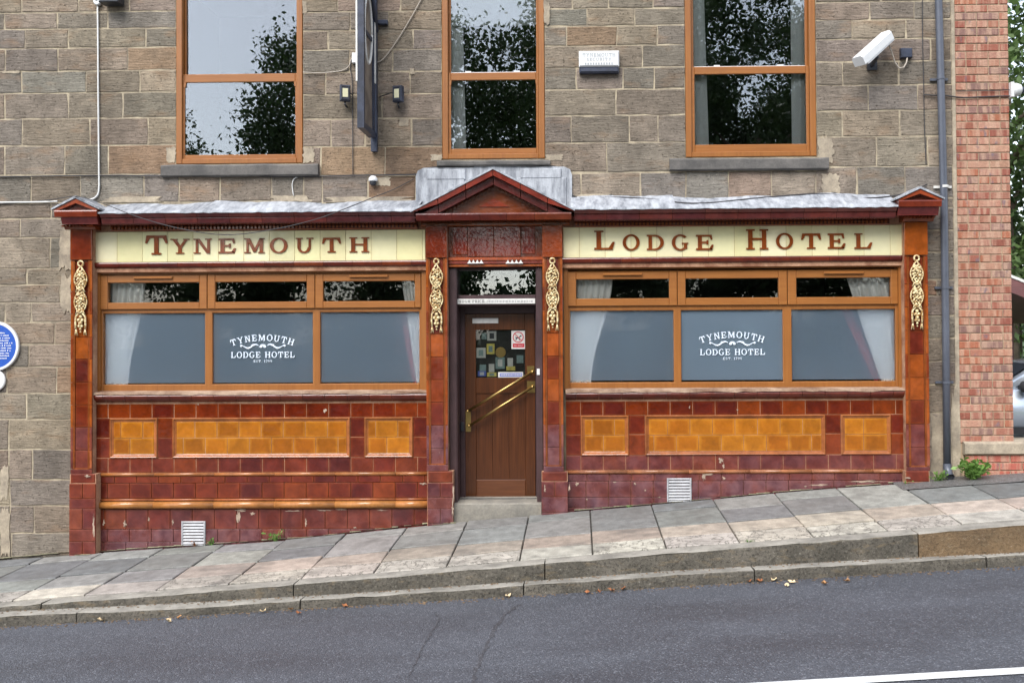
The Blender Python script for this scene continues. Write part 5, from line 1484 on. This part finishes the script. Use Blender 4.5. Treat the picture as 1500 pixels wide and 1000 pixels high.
# hanging sign, edge on
sX = Xu(533, 100, -.68); tX = .066
zb_ = Zv(528, 187, -.68); zt_ = zb_ + 1.72
sg = thing(empty('hanging_sign', (sX - tX / 2, 0, zb_)), 'dark blue-black framed hanging pub sign projecting edge-on from the wall', 'sign')
ya, yb = -.68, -.16
mb = MB()
for y0, y1 in ((ya, ya + .055), (yb - .055, yb)): mb.box(sX - tX, sX, y0, y1, zb_, zt_)
for z0, z1 in ((zb_, zb_ + .06), (zt_ - .06, zt_)): mb.box(sX - tX + .002, sX - .002, ya + .055, yb - .055, z0, z1)
mb.box(sX - tX + .004, sX - .004, ya + .055, yb - .055, zb_ + .95, zb_ + .99)
make('frame', mb, M_BLUEBLK, sg)
t = NT('sign_painting'); n1 = t.noise(t.pos(), sc=6, detail=4)
t.bsdf(t.mix(t.ramp(n1, .4, .6), hexc(92, 82, 76), hexc(128, 116, 104)), .4)
make('board', MB().box(sX - tX * .72, sX - tX * .28, ya + .055, yb - .055, zb_ + .06, zt_ - .06), t.mat, sg)
oz = zb_ + 1.02; yc = (ya + yb) / 2
make('oval_moulding', MB().tube([(sX - tX * .24, yc + .17 * math.cos(a), oz + .33 * math.sin(a)) for a in [i * 2 * math.pi / 28 for i in range(29)]], .016, 6), M_OFFW, sg, True)
mb = MB(); mb.box(sX - tX - .012, sX - tX + .004, ya - .004, ya + .02, zb_ + .45, zt_ - .3); mb.box(sX - .004, sX + .010, yb - .03, yb + .004, zb_ + .55, zb_ + 1.25)
make('peeling_edge', mb, M_OFFW, sg)
mb = MB(); px_ = sX - tX / 2
mb.box(px_ - .03, px_ + .03, -.075, -.012, zb_ - .12, zt_ + .1)
mb.box(px_ - .022, px_ + .022, yb, -.07, zb_ + .02, zb_ + .07); mb.box(px_ - .022, px_ + .022, yb, -.07, zt_ - .2, zt_ - .14)
make('wall_bracket', mb, M_BLUEBLK, sg)
x0, x1, z0, z1 = RP(546, 30, 568, 37, -.03)
make('side_stay', MB().pillow(x0 - .08, x1, -.055, -.012, z0, z1, .01), M_BLUEBLK, sg)
make('scroll_strap', MB().tube([(px_ + .04, -.10, zb_ + 1.1), (px_ + .05, -.30, zb_ + 1.30), (px_ + .045, -.5, zb_ + 1.62)], .02, 6), M_BLUEBLK, sg, True)

# plaques
q = XZ(-8, 507, -.03); R_ = (XZ(28, 507, -.03)[0] - q[0])
pl = thing(make('blue_plaque', MB().lathe((q[0], 0, q[1]), [(R_, -.012), (R_, -.034), (R_ - .006, -.040), (R_ - .026, -.040), (R_ - .030, -.034)], 'Y', 48), M_WHITE, None), 'round blue plaque with a white rim cut by the left edge', 'plaque')
make('plaque_face', MB().lathe((q[0], 0, q[1]), [(R_ - .028, -.030), (R_ - .028, -.0365)], 'Y', 48), M_BLUE, pl)
mb = MB()
for i in range(11):
    z_ = q[1] + .13 - i * .026; hw = math.sqrt(max(.001, (R_ - .05) ** 2 - (z_ - q[1]) ** 2)) * random.uniform(.7, .92); x = q[0] - hw
    while x < q[0] + hw:
        L = random.uniform(.005, .013); hgt = random.uniform(.009, .014)
        mb.box(x, x + L, -.0376, -.036, z_, z_ + hgt); x += L + (.004 if random.random() < .82 else .014)
make('inscription', mb, M_WHITE, pl, kind='stuff')
q = XZ(-8, 557, -.03); r_ = XZ(7.5, 557, -.03)[0] - q[0]
thing(make('white_plaque', MB().lathe((q[0], 0, q[1]), [(r_, -.012), (r_, -.03), (r_ - .01, -.036)], 'Y', 32), M_WHITE, None), 'small white disc under the blue plaque at the left edge', 'plaque')

# ------------------------------------------------------------------ weeds, moss, litter
def weed(u, v, Y, h, w_, n, lab, mat=M_WEED, cat='weed'):
    x, z = XZ(u, v, Y)
    z = zpave(x, Y) if v < 790 or Y > -1.5 else z
    mb = MB()
    for i in range(n):
        a = random.uniform(0, 2 * math.pi); L = h * random.uniform(.5, 1.1); out = w_ * random.uniform(.3, 1)
        d = Vector((math.cos(a), math.sin(a) * .7 - .2, 0)); sd_ = Vector((-d.y, d.x, 0)).normalized()
        b = Vector((x, Y, z - .01)) + d * w_ * .12
        pts = [b, b + d * out * .5 + Vector((0, 0, L * .75)), b + d * out + Vector((0, 0, L * random.uniform(.6, 1.0)))]
        wl = L * random.uniform(.10, .2)
        for k in range(3):              # small leaflets up the stem
            t = .35 + .3 * k
            c = pts[0].lerp(pts[1], min(1, t * 1.4)) if t < .7 else pts[1].lerp(pts[2], .8)
            e = Vector((random.uniform(-1, 1), random.uniform(-1, .3), random.uniform(-.2, .8))).normalized() * wl * 2.2
            s2 = e.cross(Vector((random.random(), random.random(), random.random()))).normalized() * wl * .6
            mb.face([c, c + e * .5 + s2, c + e, c + e * .5 - s2])
        mb.face([pts[0] - sd_ * .003, pts[0] + sd_ * .003, pts[1] + sd_ * .003, pts[2], pts[1] - sd_ * .003])
    return thing(make('weed_plant', mb, mat, None, base=True), lab, cat)
weed(1425, 700, -.17, .21, .17, 85, 'bushy bright green weed at the foot of the brick plinth')
weed(1375, 703, -.14, .12, .09, 26, 'green weed tuft just left of the drainpipe shoe')
weed(1328, 708, -.17, .06, .05, 10, 'tiny weed at the foot of the far right pilaster')
weed(404, 792, -.12, .12, .13, 20, 'sparse weed against the lower tiles below the left pub window')
weed(310, 798, -.13, .10, .05, 9, 'thin weed on the right side of the left air vent')
weed(285, 800, -.13, .07, .04, 10, 'dead brown weed in front of the left air vent', M_LITTER2)
weed(920, 742, -.10, .03, .06, 14, 'small moss tuft against the plinth below the right pub window')
x, z = XZ(1096, 790, -1.76)
weed(1096, 789, -1.74, .035, .06, 12, 'small green tuft in the joint behind the kerb')
mb = MB(); x = XL
while x < Xu(1360, 700):
    L = random.uniform(.05, .14); wd = random.uniform(.012, .045); h = random.uniform(.004, .016)
    y0 = -.10 if x > Xu(140, 800) else -.02
    if not (Xu(664, 760, -.1) < x < Xu(792, 760, -.1)):
        if x < Xu(104, 800): y0 = -.005
        elif x < Xu(140, 800) or Xu(624, 760) < x < Xu(664, 760) or Xu(792, 760) < x < Xu(832, 760): y0 = -.175
        else: y0 = -.062
        z_ = zpave(x, y0)
        mb.idx([(x, y0, z_ + h), (x + L, y0, zpave(x + L, y0) + h * .6), (x + L, y0 - wd, zpave(x + L, y0 - wd) + .007), (x, y0 - wd * .7, zpave(x, y0 - wd) + .007), (x + L * .5, y0 - wd * .5, z_ + h * .9)], [(0, 1, 4), (1, 2, 4), (2, 3, 4), (3, 0, 4)])
    x += L * random.uniform(.8, 1.1)
o = make('moss', mb, M_MOSS, None, kind='stuff'); thing(o, 'moss and dirt gathered where the wall meets the pavement', 'moss')
LV = [(150, 909, 0, 'by the gutter near the left edge'), (262, 906, 1, 'upright in the gutter left of the tar seam'), (247, 911, 0, 'flat on the road near the left gutter'), (385, 897, 0, 'against the gutter below the left vent'), (426, 894, 1, 'on the road edge below the left window'), (437, 899, 2, 'on the road edge, dull'),
      (505, 889, 2, 'tucked against the gutter stone'), (745, 872, 0, 'in the gutter just below the door'), (860, 869, 2, 'leftmost of the gutter heap right of the door'), (878, 868, 2, 'second of the gutter heap right of the door'), (896, 866, 2, 'third of the gutter heap right of the door'), (912, 864, 2, 'last of the gutter heap right of the door'),
      (1097, 852, 2, 'brown, left of the pale gutter scrap'), (1113, 852, 2, 'brown, close to the pale gutter scrap'), (1132, 849, 0, 'largest pale scrap in the right gutter'), (1160, 854, 0, 'slim pale one out on the road right of the scrap'), (1153, 859, 0, 'lowest pale one on the right of the road'), (1208, 856, 1, 'yellowish on the road at right'), (1240, 852, 1, 'yellowish further right on the road')]
for u, v, k, where in LV:
    x, y = gp(u, v); y = min(y, YLF - .03); z = ZL(x, y)
    s = (.03, .032, .028)[k] * random.uniform(.8, 1.25)
    a = random.uniform(0, 6.28); mb = MB(); ring = []
    for i in range(8):
        b = a + i * math.pi / 4; rr = s * (1 if i % 2 == 0 else .62) * random.uniform(.8, 1.1)
        ring.append((x + rr * math.cos(b), y + rr * math.sin(b) * .8, z + .006 + random.uniform(0, .025)))
    for i in range(8): mb.face([(x, y, z + .004), ring[i], ring[(i + 1) % 8]])
    thing(make('fallen_leaf', mb, [plain('pale_leaf', hexc(214, 190, 150), .8, .2, 60) if k == 0 and 'pale_leaf' not in bpy.data.materials else bpy.data.materials.get('pale_leaf') or M_LITTER, M_LITTER, M_LITTER2][k], None), 'small fallen leaf ' + where, 'leaf', 'fallen leaves along the gutter')

# ------------------------------------------------------------------ trees
def crown_mesh(name, n, rx, ry, rz, size, mat, nclump=90, seed=1):
    g = np.random.default_rng(seed)
    d = g.normal(size=(nclump, 3)); d /= np.linalg.norm(d, axis=1)[:, None]
    cl = d * (g.uniform(.25, 1, nclump) ** .45)[:, None]
    which = g.integers(0, nclump, n)
    p = cl[which] + g.normal(size=(n, 3)) * .085
    p *= np.array([rx, ry, rz])
    t = g.normal(size=(n, 3)); t /= np.linalg.norm(t, axis=1)[:, None]
    b = np.cross(t, g.normal(size=(n, 3))); b /= np.linalg.norm(b, axis=1)[:, None]
    L = size * g.uniform(.6, 1.3, n)[:, None]; W = L * .55
    quad = np.stack([p - t * L * .5, p + b * W * .5, p + t * L * .5, p - b * W * .5], 1).reshape(-1, 3)
    me = bpy.data.meshes.new(name)
    me.vertices.add(4 * n); me.vertices.foreach_set('co', quad.astype(np.float32).ravel())
    me.loops.add(4 * n); me.loops.foreach_set('vertex_index', np.arange(4 * n, dtype=np.int32))
    me.polygons.add(n); me.polygons.foreach_set('loop_start', np.arange(0, 4 * n, 4, dtype=np.int32)); me.polygons.foreach_set('loop_total', np.full(n, 4, np.int32))
    me.materials.append(mat); me.update(calc_edges=True)
    return me
def trunk_mb(h, r, spread):
    mb = MB().tube([(0, 0, -.6), (.05, 0, h * .35), (-.1, .08, h * .7), (.05, 0, h)], r, 10, r1=r * .45)
    for i in range(7):
        a = i * 2.4; z0 = h * random.uniform(.45, .9)
        mb.tube([(0, 0, z0), (math.cos(a) * spread * .4, math.sin(a) * spread * .4, z0 + spread * .35), (math.cos(a) * spread * .85, math.sin(a) * spread * .85, z0 + spread * .6)], r * .38, 6, r1=r * .08)
    return mb
def tree(name, loc, h, cz, crown_me, mat_r, lab, group, scale=(1, 1, 1), rot=0):
    root = thing(empty(name, loc), lab, 'tree', group)
    tm = trunk_mb(h, .24, 2.6)
    t_o = bpy.data.objects.new('trunk', mesh_of(tm, [M_BARK], 'trunk', True)); COL.objects.link(t_o); place(t_o, loc, root)
    c_o = bpy.data.objects.new('crown', crown_me); COL.objects.link(c_o); place(c_o, (loc[0], loc[1], loc[2] + cz), root)
    root.rotation_euler = (0, 0, rot); root.scale = scale
    return root
CR1 = crown_mesh('crown', 46000, 4.6, 4.2, 5.6, .165, M_LEAFB, 75, 3)
CR2 = crown_mesh('crown', 46000, 4.4, 4.4, 5.0, .17, M_LEAFB, 70, 5)
GLB = 'leafy broadleaf tree across the road, seen only as dark foliage reflected in the windows'
for i, (x, y, s) in enumerate([(-17.3, -25, .92), (-6.9, -24, 1.06), (.2, -25, 1.1), (6.4, -24, 1.12), (13, -25, 1.0), (20, -26, 1.05), (3.4, -32, 1.05), (10.5, -32, 1.05)]):
    tree('broadleaf_tree', (x, y, zroad(max(-30, min(30, x))) - .1), 7.5, 8.6, CR1 if i % 2 else CR2, M_LEAFB, ['broadleaf tree across the road, reflected low at the left of the left upstairs window', 'broadleaf tree across the road, reflected on the right side of the left upstairs window', 'broadleaf tree across the road, reflected in the middle upstairs window', 'broadleaf tree across the road, reflected in the right-hand upstairs window'][i] if i < 4 else GLB, 'trees across the road', (s, s, s), i * 1.3)
SH = crown_mesh('foliage', 16000, 3.6, 1.9, 2.5, .2, M_LEAFB, 60, 9)
for i, x in enumerate([-21, -15, -9.4, -4.0, 1.4, 6.8, 12.2, 18]):
    root = thing(empty('hedge_shrub', (x, -19.5 - (i % 2) * .8, zroad(x) - .1)), 'dense dark shrub across the road, seen only as a reflection in the low glazing', 'shrub', 'shrubs across the road')
    c = bpy.data.objects.new('foliage', SH); COL.objects.link(c); place(c, (x, -19.5 - (i % 2) * .8, zroad(x) + 2.2), root)
    st = make('stem', MB().tube([(x, -19.5 - (i % 2) * .8, zroad(x) - .6), (x + .1, -19.5 - (i % 2) * .8, zroad(x) + 2.2)], .07, 8), M_BARK, root)
CR3 = crown_mesh('crown', 16000, 3.6, 3.4, 6.6, .22, M_LEAFL, 130, 12)
CR4 = crown_mesh('crown', 16000, 3.4, 3.2, 5.0, .20, M_LEAFB, 130, 13)
tree('garden_tree', (11.2, 15.5, -.2), 8.5, 8.6, CR3, M_LEAFL, 'tall pale green tree behind the brick house at the right edge', 'trees behind the brick house')
tree('garden_tree', (12.4, 18.0, -.2), 5.5, 3.6, CR4, M_LEAFB, 'dark lower tree behind the parked car at the right edge', 'trees behind the brick house')
tree('garden_tree', (17.5, 16.5, -.2), 7.5, 7.0, CR3, M_LEAFL, 'pale green tree standing to the right beyond the parked car', 'trees behind the brick house', (.9, .9, .9), 2.0)

# ------------------------------------------------------------------ yard, carport, parked car at the right edge
sheet('yard', 4.6, 30, .26, 26, lambda x, y: -.14, M_ASPH2, 10, 10)
cp = thing(empty('carport', (8.4, 9.5, -.14)), 'open carport with white-edged pitched roof behind the parked car', 'carport')
rx, rz_ = 7.1, Zv(1480, 404, 7.5) + (Xu(1480, 404, 7.5) - 7.1) * .42
for s in (-1, 1):
    e = (rx + s * 2.5, rz_ - 2.5 * .42)
    pts = [(rx, rz_), e, (e[0], e[1] - .07), (rx, rz_ - .07)]
    make('roof_slope', MB().slab(pts if s < 0 else pts[::-1], 7.52, 11.8), M_TIMBER, cp)
    pts = [(rx, rz_ + .02), (e[0] + s * .04, e[1] + .015), (e[0] + s * .04, e[1] - .035), (rx, rz_ - .03)]
    make('verge_board', MB().slab(pts if s < 0 else pts[::-1], 7.48, 7.515), M_OFFW, cp)
    pts = [(rx, rz_ - .035), (e[0], e[1] - .04), (e[0], e[1] - .26), (rx, rz_ - .30)]
    make('barge_board', MB().slab(pts if s < 0 else pts[::-1], 7.495, 7.52), M_TIMBER, cp)
    for yy in (7.7, 11.4): make('post', MB().box(rx + s * 2.3 - .06, rx + s * 2.3 + .06, yy - .06, yy + .06, -.2, e[1] - .02), M_TIMBER, cp)

cg = -.14; cX = 6.0; cY = 6.6
car = thing(empty('parked_car', (cX + 2, cY + .85, cg)), 'silver hatchback parked behind the low wall, mostly cut by the right edge', 'car')
prof_ = [(0, .30), (.02, .55), (.10, .72), (.35, .80), (1.05, .92), (1.20, .97), (3.9, .98), (4.02, .80), (4.05, .50), (4.0, .30), (3.62, .24), (.40, .22)]
def hull(pr, ys, shr, zc):
    vs = []; n = len(pr); xc = sum(p[0] for p in pr) / n
    for y, s in zip(ys, shr):
        vs += [(cX + xc + (p[0] - xc) * s, cY + y, cg + zc + (p[1] - zc) * s) for p in pr]
    k = len(ys)
    fs = [(a * n + i, a * n + (i + 1) % n, (a + 1) * n + (i + 1) % n, (a + 1) * n + i) for a in range(k - 1) for i in range(n)] + [tuple(range(n)), tuple((k - 1) * n + i for i in range(n - 1, -1, -1))]
    return MB().idx(vs, fs)
make('body', hull(prof_, [0, .05, .25, .85, 1.45, 1.65, 1.70], [.955, .985, 1, 1.005, 1, .985, .955], .6), M_CARP, car, True)
cab = [(1.15, .95), (1.85, 1.38), (2.3, 1.46), (3.3, 1.44), (3.75, 1.25), (3.95, .95)]
make('cabin', hull(cab, [.10, .22, .85, 1.48, 1.60], [.97, 1, 1.01, 1, .97], .95), M_CARP, car, True)
for pts in ([(1.42, 1.0), (1.92, 1.32), (2.42, 1.36), (2.42, 1.0)], [(2.50, 1.0), (2.50, 1.36), (3.2, 1.34), (3.45, 1.18), (3.5, 1.0)]):
    make('side_window', MB().slab([(cX + a, cg + b) for a, b in pts][::-1], cY + .085, cY + .12), M_CARG, car)
make('windscreen', MB().idx([(cX + 1.13, cY + .25, cg + .985), (cX + 1.13, cY + 1.45, cg + .985), (cX + 1.80, cY + 1.38, cg + 1.385), (cX + 1.80, cY + .32, cg + 1.385)], [(0, 1, 2, 3)]), M_CARG, car)
mb = MB().ball((cX + 1.50, cY - .09, cg + 1.02), .10, 0, 12, 8, .7); mb.box(cX + 1.46, cX + 1.54, cY - .06, cY + .10, cg + .97, cg + 1.01)
make('wing_mirror', mb, M_TYRE, car, True)
make('sill_trim', MB().box(cX + .95, cX + 3.0, cY - .008, cY + .05, cg + .22, cg + .34), M_TYRE, car)
make('headlight', MB().pillow(cX + .06, cX + .34, cY + .03, cY + .10, cg + .60, cg + .74, .02), M_LAMP, car)
make('door_seam', MB().box(cX + 2.455, cX + 2.465, cY - .006, cY + .03, cg + .34, cg + .97), M_TYRE, car)
make('door_handle', MB().pillow(cX + 2.2, cX + 2.38, cY - .02, cY + .03, cg + .82, cg + .86, .008), M_CARP, car)
for wx in (.72, 3.28):
    for wy in (.03, 1.49):
        o = make('wheel', MB().lathe((cX + wx, cY + wy, cg + .30), [(.20, .19), (.28, .18), (.30, .14), (.30, .04), (.28, .0), (.20, .0)], 'Y', 28), M_TYRE, car, True)
        make('rim', MB().lathe((cX + wx, cY + wy, cg + .30), [(.19, .17), (.20, .006), (.17, -.004), (.06, .012), (.03, .0)], 'Y', 20), M_OFFW, o, True)

# pale chips and drips in the glaze of the plinth
M_CHIP = plain('bare_biscuit', hexc(160, 140, 122), .9, .2, 40, bump=.6)
def chip(u, v, w_, h_, Y):
    x, z = XZ(u, v, Y); pts = []
    for i in range(17):
        a = 2 * math.pi * i / 17; k = random.uniform(.18, 1.0)
        pts.append((x + math.cos(a) * k * w_ / 286, z + math.sin(a) * k * h_ / 286))
    make('glaze_chip', MB().slab(pts, Y, Y + .006), M_CHIP, hotel)
YB = YR - .0155
for u, v, w_, h_ in ((183, 767, 8, 12), (152, 765, 5, 12), (253, 764, 4, 10), (349, 756, 7, 32), (352, 747, 26, 5), (430, 748, 30, 3), (475, 747, 40, 3), (500, 746, 22, 3), (218, 760, 4, 8), (370, 752, 10, 6), (448, 765, 4, 16), (560, 747, 22, 3), (620, 708, 12, 4), (520, 772, 6, 3), (1031, 698, 6, 14), (1040, 694, 22, 4), (1060, 700, 6, 8), (846, 708, 8, 8), (900, 706, 8, 3), (930, 708, 4, 8), (966, 728, 5, 3), (860, 731, 3, 4), (1200, 710, 40, 3), (1270, 705, 60, 4), (1180, 712, 5, 3), (945, 718, 3, 3)):
    chip(u, v, w_, h_, YB)
for u, v, w_, h_ in ((476, 601, 7, 9), (1056, 674, 9, 10), (1060, 682, 4, 12), (1080, 600, 3, 4), (315, 583, 5, 4), (1010, 596, 3, 6), (290, 592, 4, 3)): chip(u, v, w_, h_, YR - .003)
for u, v, w_, h_ in ((128, 697, 10, 6), (137, 770, 4, 40), (663, 745, 5, 44), (664, 722, 4, 26), (798, 716, 4, 14), (834, 714, 4, 20), (1330, 700, 10, 3)): chip(u, v, w_, h_, YP - .034)

# grit and leaf crumbs washed into the gutter and onto the ledge between the kerbs
mb = MB()
for i in range(1500):
    x = random.uniform(-7, 6)
    if random.random() < .6:
        y = YLF - .012 - abs(random.gauss(0, .045)); z = ZL(x, y) - .004
    else:
        y = random.uniform(YLF + .05, YKF - .02) if random.random() < .3 else YKF - .022 - abs(random.gauss(0, .02)); z = zkb(x) + (zlt(x) - zkb(x)) * (YKF - y) / (YKF - YLF) + .002
    r = random.uniform(.003, .010); a = random.uniform(0, 6.28)
    p = [(x + r * 1.6 * math.cos(a + k * 2.09), y + r * math.sin(a + k * 2.09), z) for k in range(3)] + [(x, y, z + r * .9)]
    mb.idx(p, [(0, 1, 3), (1, 2, 3), (2, 0, 3)])
o = make('gutter_grit', mb, plain('grit', hexc(104, 86, 66), .95, .4, 40), None, kind='stuff')
thing(o, 'brown grit and leaf crumbs lying along the gutter and kerb ledge', 'grit')
